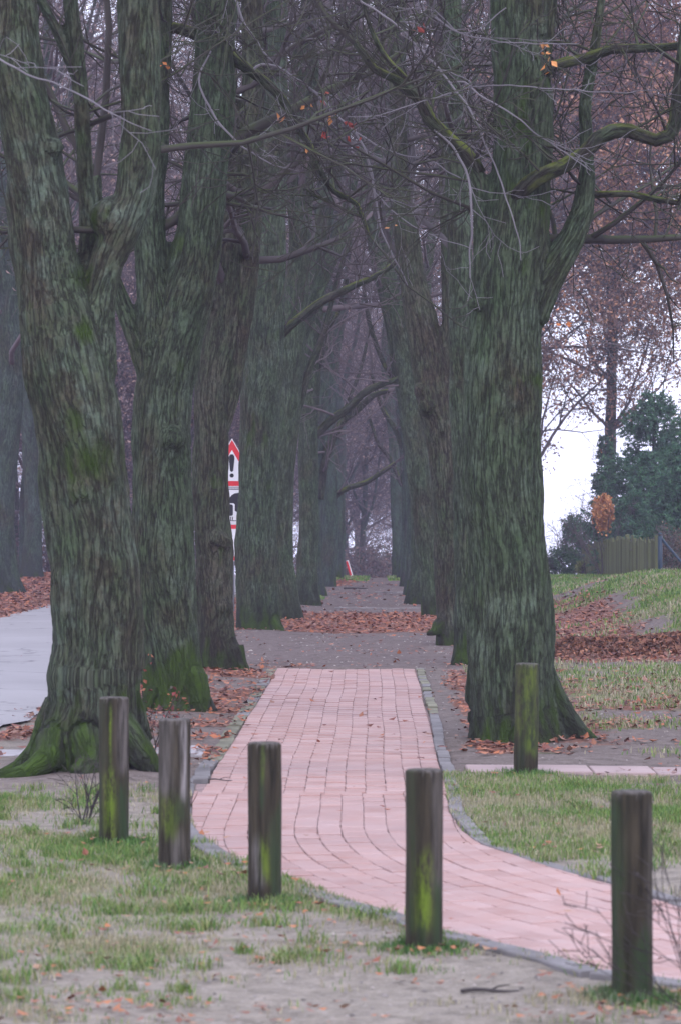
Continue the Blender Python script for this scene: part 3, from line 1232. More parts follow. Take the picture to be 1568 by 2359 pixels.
# ---- nearest pair and the other trees whose trunks are described one by one (X, Y, width as seen, distance offset)
hand_tree('massive old lime with twin stems and spreading mossy roots beside the first posts', 19.4,
          [[(205, 1800, 290), (198, 1750, 262), (210, 1690, 228), (218, 1620, 212), (214, 1560, 222), (220, 1490, 206), (216, 1400, 208), (214, 1300, 206),
            (206, 1200, 200), (196, 1130, 200), (190, 1060, 200), (180, 980, 206), (166, 880, 200), (150, 800, 196), (132, 730, 180), (114, 660, 160),
            (100, 550, 152), (80, 400, 138), (56, 250, 126), (38, 100, 120), (25, -60, 110), (10, -300, 90)],
           [(215, 860, 120), (222, 760, 96), (228, 680, 82), (245, 600, 84), (275, 530, 90), (306, 450, 98), (322, 350, 98), (326, 250, 98), (322, 120, 104),
            (318, 0, 106), (314, -150, 98), (308, -320, 80)],
           [(196, 640, 70, .15), (204, 540, 46, .25), (195, 400, 40, .3), (188, 250, 37, .35), (176, 100, 39, .4), (162, 0, 40, .4), (148, -120, 36, .4)],
           [(60, -60, 30, .3), (105, 20, 28, .35), (145, 100, 28, .4), (178, 175, 30, .4), (192, 260, 26, .35)]],
          roots=[[(170, 1600, 110), (125, 1680, 90), (85, 1735, 60), (40, 1772, 40), (-20, 1795, 24)],
                 [(120, 1700, 80, -.2), (110, 1752, 70, -.4), (60, 1782, 46, -.5), (-30, 1800, 30, -.5)],
                 [(250, 1640, 90, -.05), (300, 1700, 80, -.2), (335, 1750, 66, -.3), (356, 1790, 40, -.3)],
                 [(200, 1700, 90, -.25), (215, 1760, 80, -.4), (180, 1795, 60, -.5)],
                 [(255, 1560, 90, 0), (290, 1600, 70, 0), (312, 1650, 60, .1), (330, 1710, 50, .2)]],
          blobs=[(212, 1110, 46, .12), (136, 1330, 24, .12), (146, 1530, 40, .06), (150, 1470, 34, .06), (265, 505, 60, .0), (128, 338, 24, .12), (120, 985, 28, .15),
                 (190, 1130, 34, .22), (250, 1090, 30, .12)],
          moss_pts=[(235, 500, 60, .6), (198, 640, 34, .8), (200, 760, 34, .8), (205, 880, 36, .8), (190, 960, 36, .8), (215, 1060, 60, .9), (200, 1150, 40, .4), (60, 1740, 90, .55), (200, 1740, 120, .35), (330, 1600, 40, .8), (185, 960, 30, .25)],
          mat=BARK_GREY, voxel=.019, seed=11, nseeds=3, tops=(0, 1, 2), zmin=3.3, moss=.22, lump=.040,
          pale=[[(-60, 105, 7, -3), (0, 135, 7, -3), (60, 168, 6.5, -3), (120, 188, 6, -3), (200, 226, 5.5, -3), (285, 272, 4, -3), (350, 300, 2.5, -3)]])

hand_tree('broad lime with bright green moss at its foot, just behind the massive twin-stemmed one', 25.3,
          [[(408, 1655, 190), (406, 1620, 160), (398, 1580, 148), (392, 1500, 142), (382, 1380, 142), (378, 1250, 142), (374, 1100, 140), (374, 980, 134),
            (378, 900, 132), (398, 820, 126), (422, 740, 118), (444, 640, 114), (462, 500, 112), (480, 350, 106), (490, 200, 100), (496, 50, 96), (498, -150, 90), (500, -350, 70)],
           [(370, 940, 110), (368, 840, 104), (364, 740, 92), (354, 640, 86), (346, 540, 80), (348, 430, 72), (358, 300, 62), (366, 150, 56), (372, 0, 52), (374, -160, 44)],
           [(372, 930, 70), (345, 860, 66), (322, 795, 54), (295, 730, 46), (265, 650, 40), (243, 590, 34), (228, 500, 28), (222, 400, 24)]],
          roots=[[(440, 1560, 70, -.1), (452, 1610, 60, -.15), (462, 1645, 40, -.2), (478, 1662, 20, -.25)],
                 [(370, 1600, 80, -.1), (350, 1650, 60, -.1), (320, 1680, 40, -.1)]],
          blobs=[(395, 1010, 30, .2), (355, 800, 30, .1)],
          moss_pts=[(400, 1590, 60, .9), (430, 1560, 60, 1.0), (425, 1500, 30, .5), (330, 800, 40, .6), (430, 560, 50, .5), (400, 700, 30, .25)],
          dead=[(362, 156, 3, (.5, .17, .05)), (378, 148, 2, (.5, .17, .05)), (304, 342, 2, (.5, .2, .06)), (345, 308, 2, (.5, .2, .06)), (748, 312, 6, (.25, .03, .02)), (805, 315, 6, (.25, .03, .02)), (818, 290, 4, (.25, .03, .02)),
                (752, 228, 4, (.28, .05, .03)), (700, 255, 3, (.5, .2, .06)), (648, 272, 3, (.5, .2, .06)), (760, 265, 3, (.5, .2, .06)), (896, 530, 2, (.5, .22, .08)), (712, 345, 2, (.5, .22, .08))],
          voxel=.021, seed=22, nseeds=4, tops=(0, 1, 2), zmin=3.6, moss=.25,
          limbs=[[(385, 72, 20, 0), (402, 62, 26), (425, 68, 27), (460, 82, 27), (510, 110, 26), (550, 142, 26), (575, 160, 24), (610, 186, 22), (645, 220, 20),
                  (672, 262, 19), (695, 305, 18), (712, 330, 16), (728, 372, 14), (745, 405, 13), (770, 440, 12), (800, 455, 12), (822, 470, 11), (835, 500, 10), (848, 540, 8)]],
          pale=[[(585, 158, 10, -.5), (600, 146, 9, -.5), (640, 152, 8, -.5), (685, 182, 8, -.5), (730, 215, 7, -.5), (775, 262, 7, -.5), (815, 302, 7, -.5), (838, 340, 8, -.5), (852, 385, 8.5, -.5),
                 (862, 440, 8, -.5), (872, 500, 6, -.5), (884, 545, 5, -.5), (905, 590, 5, -.5), (922, 620, 4, -.5), (938, 655, 3, -.5)],
                [(530, -40, 7, -1), (545, 0, 7, -1), (562, 50, 7.5, -1), (590, 90, 7.5, -1), (615, 125, 6, -1), (650, 160, 4, -1)],
                [(486, 115, 5, -1), (468, 150, 6, -1), (460, 188, 6.5, -1), (474, 230, 7, -1), (505, 280, 7, -1), (545, 325, 6.5, -1), (590, 355, 5, -1), (640, 382, 3.5, -1), (690, 392, 2.5, -1)],
                [(815, 302, 6, -.5), (870, 335, 5, -.5), (930, 358, 4.6, -.5), (990, 368, 4.2, -.5), (1040, 400, 4, -.5), (1095, 425, 4, -.5), (1180, 442, 3.5, -.5), (1290, 452, 3, -.5)],
                [(860, 440, 4, -.5), (900, 480, 4, -.5), (950, 520, 3.6, -.5), (1010, 548, 3.2, -.5), (1070, 565, 3, -.5), (1120, 585, 2.4, -.5)]])

hand_tree('dark rough-barked lime standing before the red and white road sign', 31.55,
          [[(518, 1565, 118), (508, 1530, 104), (500, 1470, 92), (494, 1380, 88), (494, 1280, 88), (489, 1180, 88), (485, 1080, 86), (486, 980, 84), (492, 880, 82), (508, 780, 84),
            (520, 680, 80), (528, 560, 74), (528, 420, 62), (522, 220, 52), (518, 20, 46), (516, -150, 36)],
           [(500, 1020, 40), (526, 940, 38), (545, 830, 42), (558, 720, 50), (570, 600, 56), (578, 450, 56), (583, 250, 53), (582, 0, 50), (580, -160, 42)]],
          roots=[[(540, 1490, 50, -.1), (552, 1530, 40, -.1), (572, 1556, 26, -.15), (595, 1562, 12, -.2)]],
          blobs=[(520, 1250, 18, .14), (512, 1400, 24, .12), (478, 700, 16, .2), (500, 1240, 20, .18)],
          moss_pts=[(510, 1110, 30, .5), (520, 1540, 50, .4)],
          voxel=.024, seed=33, nseeds=6, tops=(0, 1), zmin=4.2, moss=.22, mat=BARK_BROWN)

hand_tree('tall straight lime just beyond the road sign, a mossy branch reaching over the path', 42.2,
          [[(600, 1468, 120), (596, 1440, 104), (592, 1380, 96), (592, 1250, 94), (594, 1120, 92), (598, 1000, 92), (604, 870, 90), (612, 740, 84), (622, 600, 74), (628, 450, 64), (634, 250, 55),
            (638, 50, 48), (640, -120, 40)],
           [(592, 960, 50), (582, 820, 42), (574, 680, 38), (588, 500, 34), (604, 300, 32), (612, 100, 28), (616, -80, 24)]],
          roots=[[(620, 1420, 40, -.1), (640, 1455, 28, -.2), (668, 1468, 12, -.3)]],
          moss_pts=[(590, 1020, 40, .5), (625, 1440, 30, .8), (590, 960, 20, .3)],
          voxel=.028, seed=44, nseeds=8, tops=(0, 1), zmin=6.5, moss=.32, lr=(1.5, 3.4),
          limbs=[[(640, 778, 22), (665, 752, 21), (700, 725, 20), (740, 695, 19), (780, 675, 18), (820, 655, 16), (860, 638, 14), (900, 612, 12), (935, 575, 9), (960, 530, 7)]])

hand_tree('great ridged lime with mossy upper branches, rising behind the lone greenish post', 22.35,
          [[(1192, 1725, 262), (1188, 1690, 232), (1182, 1640, 208), (1176, 1550, 196), (1172, 1400, 192), (1168, 1300, 188), (1160, 1180, 184), (1157, 1050, 182), (1157, 900, 178),
            (1162, 780, 170), (1172, 660, 160), (1186, 560, 148), (1196, 450, 142), (1200, 300, 138), (1200, 150, 132), (1197, 0, 128), (1194, -180, 116), (1190, -360, 90)],
           [(1140, 740, 90), (1122, 660, 72), (1116, 580, 56), (1112, 500, 48), (1104, 420, 42), (1085, 378, 38)],
           [(1215, 720, 96), (1250, 655, 76), (1285, 600, 70), (1318, 545, 64), (1342, 480, 52), (1352, 400, 40), (1350, 320, 34), (1345, 250, 30), (1362, 150, 26), (1380, 40, 22), (1395, -90, 18)],
           [(1215, 520, 60), (1232, 330, 50), (1240, 200, 40), (1258, 80, 36), (1275, -40, 32), (1290, -180, 26)]],
          roots=[[(1220, 1540, 100), (1258, 1605, 84), (1296, 1655, 66), (1335, 1692, 46), (1378, 1718, 26), (1425, 1735, 12)],
                 [(1130, 1600, 90), (1110, 1660, 70), (1100, 1712, 50), (1088, 1735, 30)],
                 [(1190, 1640, 90, -.15), (1200, 1700, 70, -.3), (1215, 1730, 40, -.4)],
                 [(1110, 1520, 60, .05), (1092, 1570, 40, .05), (1082, 1620, 30, .05)]],
          blobs=[(1092, 700, 18, .2), (1215, 1490, 22, .2), (1100, 1190, 24, .14), (1150, 1180, 26, .22), (1245, 70, 16, .15), (1225, 45, 16, .15)],
          moss_pts=[(1230, 480, 50, .6), (1160, 420, 40, .5), (1180, 300, 60, .7), (1235, 200, 40, .6), (1235, 880, 26, .9), (1100, 800, 40, .4), (1240, 1340, 30, .45), (1225, 1500, 35, .45), (1180, 1660, 70, .35), (1250, 1600, 40, .4),
                    (1230, 1200, 30, .25), (1205, 620, 40, .35)],
          dead=[(1253, 118, 4, (.5, .22, .08)), (1250, 100, 3, (.5, .22, .08)), (1278, 720, 3, (.45, .15, .05)), (1315, 762, 3, (.45, .15, .05)), (1340, 800, 2, (.45, .15, .05)), (1248, 158, 3, (.5, .2, .06)), (972, 52, 4, (.25, .04, .03))],
          voxel=.019, seed=55, nseeds=3, tops=(0, 2, 3), zmin=3.4, moss=.24, lump=.030, amp=.017,
          limbs=[[(1100, 400, 40), (1088, 376, 40), (1070, 352, 36), (1050, 333, 32), (1020, 305, 31), (990, 275, 30), (972, 240, 28), (955, 212, 26), (925, 190, 22), (890, 172, 20), (862, 158, 18),
                  (838, 125, 17), (818, 98, 14)],
                 [(1185, 455, 40, -.15), (1215, 425, 42, -.25), (1250, 402, 38, -.3), (1300, 380, 34, -.3), (1345, 352, 33, -.3), (1375, 320, 36, -.3), (1408, 302, 36, -.3), (1450, 300, 34, -.3), (1480, 312, 30, -.3),
                  (1510, 322, 30, -.3), (1538, 312, 32, -.3), (1554, 285, 32, -.3), (1562, 220, 31, -.3), (1568, 150, 28, -.3), (1578, 60, 26, -.3), (1590, -60, 22, -.3)],
                 [(1238, 172, 32, -.1), (1262, 158, 30, -.1), (1300, 143, 27, -.1), (1345, 134, 25, -.1), (1380, 122, 24, -.1), (1405, 112, 23, -.1), (1470, 110, 21, -.1), (1530, 108, 20, -.1), (1620, 96, 16, -.1)],
                 [(1345, 448, 22, 0), (1400, 446, 17), (1450, 446, 15), (1500, 456, 14), (1560, 466, 12), (1620, 470, 10)],
                 [(955, 210, 16), (935, 180, 14), (905, 150, 13), (880, 118, 12), (860, 80, 10), (842, 30, 9), (836, -30, 8)]],
          pale=[[(1165, 15, 4, -1.5), (1110, 60, 4, -1.5), (1060, 75, 3.5, -1.5), (1000, 20, 3.5, -1.5)],
                [(830, 0, 6, -.5), (900, 45, 7, -.5), (960, 105, 7, -.5), (1005, 150, 7, -.5), (1040, 195, 6.5, -.5), (1075, 240, 6.5, -.5), (1100, 290, 6, -.5), (1125, 350, 5.5, -.5), (1150, 410, 5, -.5), (1170, 470, 4.5, -.5),
                 (1190, 530, 4, -.5), (1200, 600, 3, -.5)],
                [(1035, 190, 6, -.7), (1070, 188, 6, -.7), (1100, 215, 6.4, -.7), (1140, 240, 6, -.7), (1190, 270, 5, -.7), (1240, 310, 4.5, -.7), (1300, 350, 4, -.7), (1360, 392, 3, -.7)],
                [(1000, 300, 6, -.6), (1035, 330, 7, -.6), (1060, 370, 8, -.6), (1078, 410, 8, -.6), (1084, 470, 7.5, -.6), (1086, 530, 7, -.6), (1080, 590, 5.5, -.6), (1084, 640, 4, -.6)],
                [(1000, 40, 5, -1.5), (1060, 75, 5, -1.5), (1120, 90, 4.5, -1.5), (1200, 98, 4, -1.5), (1330, 100, 3, -1.5)],
                [(1075, 200, 4.5, -1), (1150, 195, 4.5, -1), (1230, 200, 4, -1), (1330, 205, 4, -1), (1420, 212, 3, -1), (1530, 205, 2.5, -1)],
                [(1000, 160, 4, -1.2), (1040, 165, 4, -1.2), (1085, 195, 4, -1.2), (1030, 215, 4, -1.2), (960, 235, 3.5, -1.2), (880, 262, 3, -1.2), (800, 268, 2.5, -1.2)],
                [(1250, 700, 4, 1), (1290, 735, 4, 1), (1340, 765, 4, 1), (1400, 790, 3.5, 1), (1470, 798, 3.2, 1), (1568, 808, 3, 1)]])

hand_tree('lime half hidden beside the great ridged trunk, bright moss at its foot', 33.2,
          [[(1076, 1540, 78), (1078, 1500, 66), (1084, 1400, 72), (1082, 1250, 76), (1076, 1100, 74), (1070, 900, 70), (1062, 700, 62), (1054, 500, 56), (1046, 300, 50), (1042, 100, 44), (1038, -80, 38)]],
          moss_pts=[(1066, 1490, 40, 1.0)], voxel=.026, seed=66, nseeds=6, tops=(0,), zmin=4.2, moss=.28)

hand_tree('burred lime whose brown stem leans over the path', 38.0,
          [[(1040, 1497, 72), (1036, 1460, 62), (1032, 1380, 60), (1028, 1250, 62), (1024, 1120, 64), (1018, 1020, 72), (1005, 930, 82), (988, 830, 80), (968, 730, 72), (948, 620, 62), (932, 520, 54),
            (920, 400, 44), (915, 250, 36), (905, 100, 30), (900, -60, 24)],
           [(1024, 960, 46), (1034, 840, 42), (1037, 700, 40), (1028, 500, 35), (1022, 300, 30), (1016, 100, 26)]],
          roots=[[(1015, 1440, 30, -.1), (1000, 1455, 22, -.15), (980, 1462, 12, -.2)]],
          blobs=[(972, 900, 20, .15), (984, 935, 24, .15), (1003, 1010, 18, .12), (1008, 1440, 16, .1)],
          moss_pts=[(1010, 1460, 30, .6)], voxel=.028, seed=77, nseeds=6, tops=(0, 1), zmin=4.6, moss=.1, mat=BARK_BROWN)

hand_tree('slender lime in the right row leaning inward until it arches high over the path', 48.3,
          [[(1003, 1430, 64), (998, 1390, 56), (988, 1300, 54), (976, 1200, 56), (966, 1100, 56), (954, 1000, 50), (940, 890, 45), (926, 790, 39), (908, 700, 33), (890, 640, 30), (872, 585, 26),
            (856, 535, 23), (838, 492, 20), (812, 468, 18), (784, 450, 16), (760, 425, 14), (742, 395, 13), (722, 355, 11), (700, 310, 9), (680, 262, 8)],
           [(952, 960, 38), (950, 840, 36), (946, 700, 33), (938, 520, 28), (930, 320, 24), (925, 120, 20), (922, -40, 16)]],
          moss_pts=[(1010, 1400, 30, .5)], voxel=.03, seed=88, nseeds=9, tops=(0, 1), zmin=6.5, moss=.25, lr=(1.5, 3.4))


# ---- the rest of the avenue: (row offset from the axis, distance, girth, lean, height, label)
def auto_tree(label, x, d, girth, lean=(0, 0), height=15, seed=1, mat=None, moss=.35, fork=5.0, nl=3, sides=18, side=0, kids=(0, 5, 6, 7), kind='lime_tree',
              cat='tree', group='lime trees lining the avenue', limb_z=(3.5, 9), nside=8, twig=None, leaves=None, spread=.3, lim_len=(3.0, 5.5), maxlev=3, amp=.014, sidez=None, arms=()):
    rng = random.Random(seed)
    z0 = gh(x, d)
    root = thing(kind, label, cat, (x, d, z0), group)
    r0 = girth / 2
    strands = []
    P, r = [], []
    px, py = 0, 0
    zs = [-.3, .02, .25, .6, 1.2, 2.2, fork * .6, fork]
    rs_ = [r0 * 1.75, r0 * 1.5, r0 * 1.22, r0 * 1.08, r0, r0 * .97, r0 * .95, r0 * .92]
    wx, wy = rng.uniform(-.1, .1), rng.uniform(-.1, .1)
    for z, rr in zip(zs, rs_):
        t = max(0, z) / fork
        P.append((lean[0] * t * t * fork * .6 + wx * math.sin(z), lean[1] * t * t * fork * .5 + wy * math.sin(z * .8), z))
        r.append(rr)
    top = Vector(P[-1])
    td = (Vector(P[-1]) - Vector(P[-2])).normalized()
    # leader carries on upward
    def leader(P0, D, r1, L):
        n = 7
        pts, rr = [], []
        p = P0.copy()
        d_ = D.normalized()
        for i in range(n):
            pts.append(tuple(p))
            rr.append(r1 * (1 - .82 * i / (n - 1)))
            d_ = (d_ + V3(rng.gauss(0, .09), rng.gauss(0, .09), .10)).normalized()
            p = p + d_ * (L / (n - 1))
        return np.array(pts), np.array(rr)
    Pm, rm = np.array(P), np.array(r)
    L0 = leader(top, td + V3(0, 0, .3), r0 * .9, height - fork)
    strands.append((np.concatenate([Pm, L0[0][1:]]), np.concatenate([rm, L0[1][1:]])))
    az0 = rng.uniform(0, 6.28)
    for k in range(nl - 1):
        az = az0 + k * 2 * math.pi / max(1, nl - 1) + rng.uniform(-.4, .4)
        zz = fork * rng.uniform(.65, 1.0)
        i = min(len(zs) - 2, max(0, sum(1 for z in zs if z <= zz) - 1))
        pp = Vector(P[i]).lerp(Vector(P[i + 1]), (zz - zs[i]) / (zs[i + 1] - zs[i]))
        lz = leader(pp, V3(math.cos(az) * (.5 if d < 75 or 'wood' in kind else .15) + side * .3, math.sin(az) * .5, 1.0), r0 * rng.uniform(.5, .7), (height - fork) * rng.uniform(.7, .95))
        strands.append(lz)
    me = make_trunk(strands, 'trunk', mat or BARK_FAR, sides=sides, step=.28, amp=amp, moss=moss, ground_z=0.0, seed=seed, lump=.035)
    link('trunk', me, root)
    lines = []
    for si, s in enumerate(strands):
        for (P_, D, L, rr) in seeds_from(s, limb_z[0] if sidez is None else sidez, nside + (4 if si == 0 else 0), rng, lim_len, .4, up=.35, side=side):
            branch(lines, P_, D, L, rr, maxlev if L > 3.6 else maxlev - 1, rng, kids, up=.05, wig=.15)
        Pt, rt_ = s
        branch(lines, Vector(Pt[-1]), Vector(Pt[-1] - Pt[-2]), 2.5, max(.012, rt_[-1]), 2, rng, kids)
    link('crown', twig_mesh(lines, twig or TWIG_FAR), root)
    for ai, arm in enumerate(arms):
        L_ = px_strand(arm, d)
        off = np.array([x, d, z0])
        L_ = (L_[0] - off, L_[1])
        link('branch', make_trunk([L_], 'branch', BARK_LIMB, sides=12, step=.12, amp=.006, lump=.03, moss=.3, ground_z=-9, seed=seed + ai, topmoss=.9), root)
        al = []
        for (P_, D, L, rr) in seeds_from(L_, -9, 9, rng, (.8, 2.4), .35):
            branch(al, P_, D, L, min(rr, .025), 2, rng, (0, 4, 5, 6), up=.05, wig=.17)
        branch(al, Vector(L_[0][-1]), Vector(L_[0][-1] - L_[0][-2]), 2.4, L_[1][-1], 2, rng, (0, 4, 6, 6))
        link('twigs', twig_mesh(al, twig or TWIG_FAR), root)
    if leaves:
        lr_ = np.random.RandomState(seed)
        frac, size, cols = leaves
        tips = np.concatenate([l[0][1:] for l in lines if l[2] == 3])
        n = int(len(tips) * frac)
        pk = tips[lr_.randint(0, len(tips), n)] + lr_.normal(size=(n, 3)) * .16
        link('leaves', leaf_mesh('leaves', pk, lr_.uniform(size * .6, size * 1.3, n), palette(lr_, n, cols), lr_), root)
    return root


ORD = ['fifth', 'sixth', 'seventh', 'eighth', 'ninth', 'tenth', 'eleventh', 'twelfth', 'thirteenth', 'fourteenth', 'fifteenth', 'sixteenth']
left_row = [((655 - 784) / 7056 * 46.6, 46.6, .40, (.05, 0)), ((706 - 784) / 7056 * 54, 54, .36, (.06, 0)), ((727 - 784) / 7056 * 60, 60, .32, (.05, 0)), ((752 - 784) / 7056 * 67, 67, .32, (.02, 0)),
            ((772 - 784) / 7056 * 75, 75, .30, (-.03, 0)), (-.50, 83, .28, (-.04, 0)), (-.36, 92, .3, (0, 0)), (-.22, 101, .3, (-.02, 0)), (-.08, 111, .3, (0, 0)), (.05, 122, .3, (0, 0))]
right_row = [((970 - 784) / 7056 * 54.5, 54.5, .40, (-.14, 0)), ((955 - 784) / 7056 * 61, 61, .34, (-.08, 0)), ((945 - 784) / 7056 * 68, 68, .34, (-.05, 0)), ((934 - 784) / 7056 * 75.5, 75.5, .32, (-.02, 0)),
             ((918 - 784) / 7056 * 84, 84, .32, (-.10, 0)), (1.78, 92, .3, (0, 0)), (1.95, 101, .3, (.02, 0)), (2.12, 111, .3, (0, 0)), (2.3, 122, .3, (0, 0))]
ARMS_L = {0: [[(668, 1010, 20), (690, 930, 18), (712, 850, 16), (745, 770, 14), (765, 690, 12), (790, 600, 10), (815, 520, 8)]],
          1: [[(722, 1010, 20), (745, 985, 20), (775, 958, 20), (805, 938, 19), (832, 908, 17), (868, 888, 15), (900, 878, 12), (935, 862, 9)],
              [(718, 900, 16), (735, 840, 15), (750, 770, 13), (778, 720, 11), (800, 640, 9)]],
          2: [[(735, 1150, 26), (742, 1090, 26), (755, 1040, 22), (785, 975, 18), (820, 945, 16), (860, 910, 13), (895, 900, 10)]],
          3: [[(758, 1160, 13), (778, 1138, 13), (805, 1122, 12), (840, 1112, 11), (875, 1090, 10), (910, 1066, 8)]],
          4: [[(776, 1010, 10), (800, 930, 9), (830, 850, 8), (850, 760, 7)]]}
ARMS_R = {0: [[(958, 900, 18), (940, 800, 16), (905, 720, 14), (870, 650, 12), (850, 560, 9)]],
          1: [[(950, 1000, 16), (920, 900, 14), (880, 830, 12), (850, 740, 10), (835, 640, 8)]],
          2: [[(938, 1060, 12), (910, 990, 11), (880, 940, 10), (855, 860, 8)]],
          3: [[(925, 1120, 10), (900, 1060, 9), (870, 1020, 8), (850, 960, 6)]]}
for i, (x, d, g, ln) in enumerate(left_row):
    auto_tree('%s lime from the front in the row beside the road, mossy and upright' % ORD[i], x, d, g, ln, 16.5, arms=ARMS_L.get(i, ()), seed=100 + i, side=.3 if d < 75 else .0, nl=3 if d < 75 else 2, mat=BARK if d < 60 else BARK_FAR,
              kids=(0, 4, 5, 6), nside=7 if d < 75 else 4, limb_z=(5.2 if d < 70 else 7.0, 12), sides=22 if d < 60 else 14, moss=.3, fork=5.5 + (i % 3))
for i, (x, d, g, ln) in enumerate(right_row):
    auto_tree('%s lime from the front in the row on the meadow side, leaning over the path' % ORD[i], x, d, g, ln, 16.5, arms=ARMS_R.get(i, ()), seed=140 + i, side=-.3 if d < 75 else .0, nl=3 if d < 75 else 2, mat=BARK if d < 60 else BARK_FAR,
              kids=(0, 4, 5, 6), nside=7 if d < 75 else 4, limb_z=(5.2 if d < 70 else 7.0, 12), sides=22 if d < 60 else 14, moss=.3, fork=5.0 + (i % 3))

# ---- woods beyond the road and at the far end of the avenue
print('woods')


def copy_tree(o, loc, rz, sc, label, group):
    c = o.copy()
    COL.objects.link(c)
    c.location = loc
    c.rotation_euler = (0, 0, rz)
    c.scale = (sc, sc, sc)
    c['label'] = label
    c['group'] = group
    for ch in list(o.children):
        k = ch.copy()
        COL.objects.link(k)
        k.parent = c
    return c


BEECH_LEAF = [(.34, .24, .23), (.28, .19, .19), (.40, .27, .23), (.25, .19, .21)]
grp_w = 'bare trees in the wood beyond the road'
w1 = auto_tree('thick grey-green trunk across the road at the picture edge, first of the wood', (14 - 784) / 7056 * 58, 58, .50, (.02, 0), 17, seed=201, kind='woodland_tree', group=grp_w, fork=7, nside=10,
               leaves=(.12, .09, BEECH_LEAF))
w2 = auto_tree('slimmer dark trunk across the road just behind the first woodland trunk', (72 - 784) / 7056 * 71, 71, .42, (-.02, 0), 18, seed=202, kind='woodland_tree', group=grp_w, fork=7, nside=10,
               leaves=(.18, .09, BEECH_LEAF), kids=(0, 6, 6, 7))
w3 = auto_tree('hazy brown-leaved tree in the wood behind', -9.0, 88, .36, (.03, 0), 17, seed=203, kind='woodland_tree', group='hazy trees of the far wood', fork=5, nside=14, nl=4, limb_z=(.8, 9),
               leaves=(.28, .11, BEECH_LEAF), kids=(0, 6, 7, 7), lim_len=(2.6, 5.2))
w4 = auto_tree('hazy brown-leaved tree in the wood behind', -5.5, 97, .3, (-.03, 0), 16, seed=204, kind='woodland_tree', group='hazy trees of the far wood', fork=4, nside=14, nl=4, limb_z=(.8, 9),
               leaves=(.24, .11, BEECH_LEAF), kids=(0, 6, 7, 7), lim_len=(2.6, 5.2))
rw = random.Random(3)
spots = []
for y, xs in ((80, np.arange(-15, -6, 3.2)), (95, np.arange(-17, -4, 3.0)), (110, np.arange(-19, -3, 3.2)), (128, np.arange(-16, -1.5, 3.2)), (136, [-.6, 1.6]), (145, np.arange(-9, 9, 3.0)), (158, np.arange(-10, 10, 3.2)),
              (180, np.arange(-14, 16, 3.6))):
    for x in xs:
        xx, yy = x + rw.uniform(-.8, .8), y + rw.uniform(-3, 3)
        if xx < .066 * yy - 4.3:
            spots.append((xx, yy))
for k, (x, y) in enumerate(spots):
    copy_tree((w3, w4)[k % 2], (x, y, gh(x, y) - .05), rw.uniform(0, 6.28), rw.uniform(.8, 1.15), 'hazy brown-leaved tree in the wood behind', 'hazy trees of the far wood')

# ---- beeches with rusty leaves and the spruce group by the fence
RUST = [(.34, .17, .11), (.42, .21, .13), (.27, .13, .10), (.22, .12, .11), (.48, .26, .16)]
auto_tree('pale-barked tree with rusty leaves rising behind the evergreens and fence', (1402 - 784) / 7056 * 96, 96, .36, (.02, 0), 20, seed=301, mat=None, kind='beech_tree', group=None, fork=9, nl=2, nside=38,
          limb_z=(4.6, 12), leaves=(1.15, .12, RUST), kids=(0, 6, 6, 7), lim_len=(2.5, 5.0), twig=TWIG_FAR, side=0)
auto_tree('rusty-leaved tree half hidden by the great ridged trunk, twigs hanging into the white sky', (1215 - 784) / 7056 * 90, 90, .34, (.02, 0), 20, seed=302, kind='beech_tree', group=None, fork=8, nl=3, nside=34,
          limb_z=(3.3, 12), leaves=(1.1, .11, [(.30, .17, .13), (.25, .14, .12), (.38, .19, .11), (.22, .14, .13)]), kids=(0, 6, 6, 7), lim_len=(3.2, 5.8), side=.2)
auto_tree('tall rusty-leaved tree at the picture edge, its crown filling the upper corner', 11.6, 88, .4, (-.05, 0), 20, seed=303, kind='beech_tree', group=None, fork=9, nl=3, nside=20,
          limb_z=(8.4, 14), leaves=(1.15, .12, RUST), kids=(0, 6, 6, 7), lim_len=(3, 5.4), side=-.2)

CONIF = [(.040, .115, .062), (.060, .150, .075), (.030, .085, .055), (.08, .175, .085)]


def conifer(label, x, y, h, rad, seed, bare=.4, group='evergreens behind the board fence'):
    rng = random.Random(seed)
    nr = np.random.RandomState(seed)
    z0 = gh(x, y)
    t = thing('spruce_tree', label, 'spruce', (x, y, z0), group)
    P = np.array([(0, 0, -.2), (.02, 0, h * .3), (0, .03, h * .7), (0, 0, h)])
    me = make_trunk([(P, np.array([.11, .09, .05, .01]))], 'trunk', BARK_FAR, sides=10, step=.3, amp=.004, lump=.01, seed=seed)
    link('trunk', me, t)
    lines, NP, ND = [], [], []
    z = bare
    while z < h - .1:
        f = 1 - (z / h)
        L = rad * (f ** .75) * rng.uniform(.75, 1.15) + .12
        for k in range(5):
            az = rng.uniform(0, 6.28)
            d = V3(math.cos(az), math.sin(az), .25)
            br = []
            branch(br, V3(0, 0, z), d, L, .014, 1, rng, (0, 7), up=-.02, wig=.09, spread=(35, 60), minr=.004)
            lines += br
            for (bp, _, _) in br:
                seg = np.diff(bp, axis=0)
                n_ = max(3, int(np.linalg.norm(seg, axis=1).sum() / .016))
                ix = nr.randint(0, len(seg), n_)
                NP.append(bp[ix] + seg[ix] * nr.rand(n_, 1))
                sd = seg[ix] / (np.linalg.norm(seg[ix], axis=1)[:, None] + 1e-9)
                dn = sd + nr.normal(size=(n_, 3)) * .55 + np.array([0, 0, -.25])
                ND.append(dn)
        z += rng.uniform(.13, .22)
    link('branch', twig_mesh(lines, TWIG_FAR), t)
    NP, ND = np.concatenate(NP), np.concatenate(ND)
    ND /= np.linalg.norm(ND, axis=1)[:, None]
    n = len(NP)
    link('needles', leaf_mesh('needles', NP + ND * .05, nr.uniform(.09, .17, n), palette(nr, n, CONIF, .3), nr, aspect=.26, dirs=ND), t)
    return t


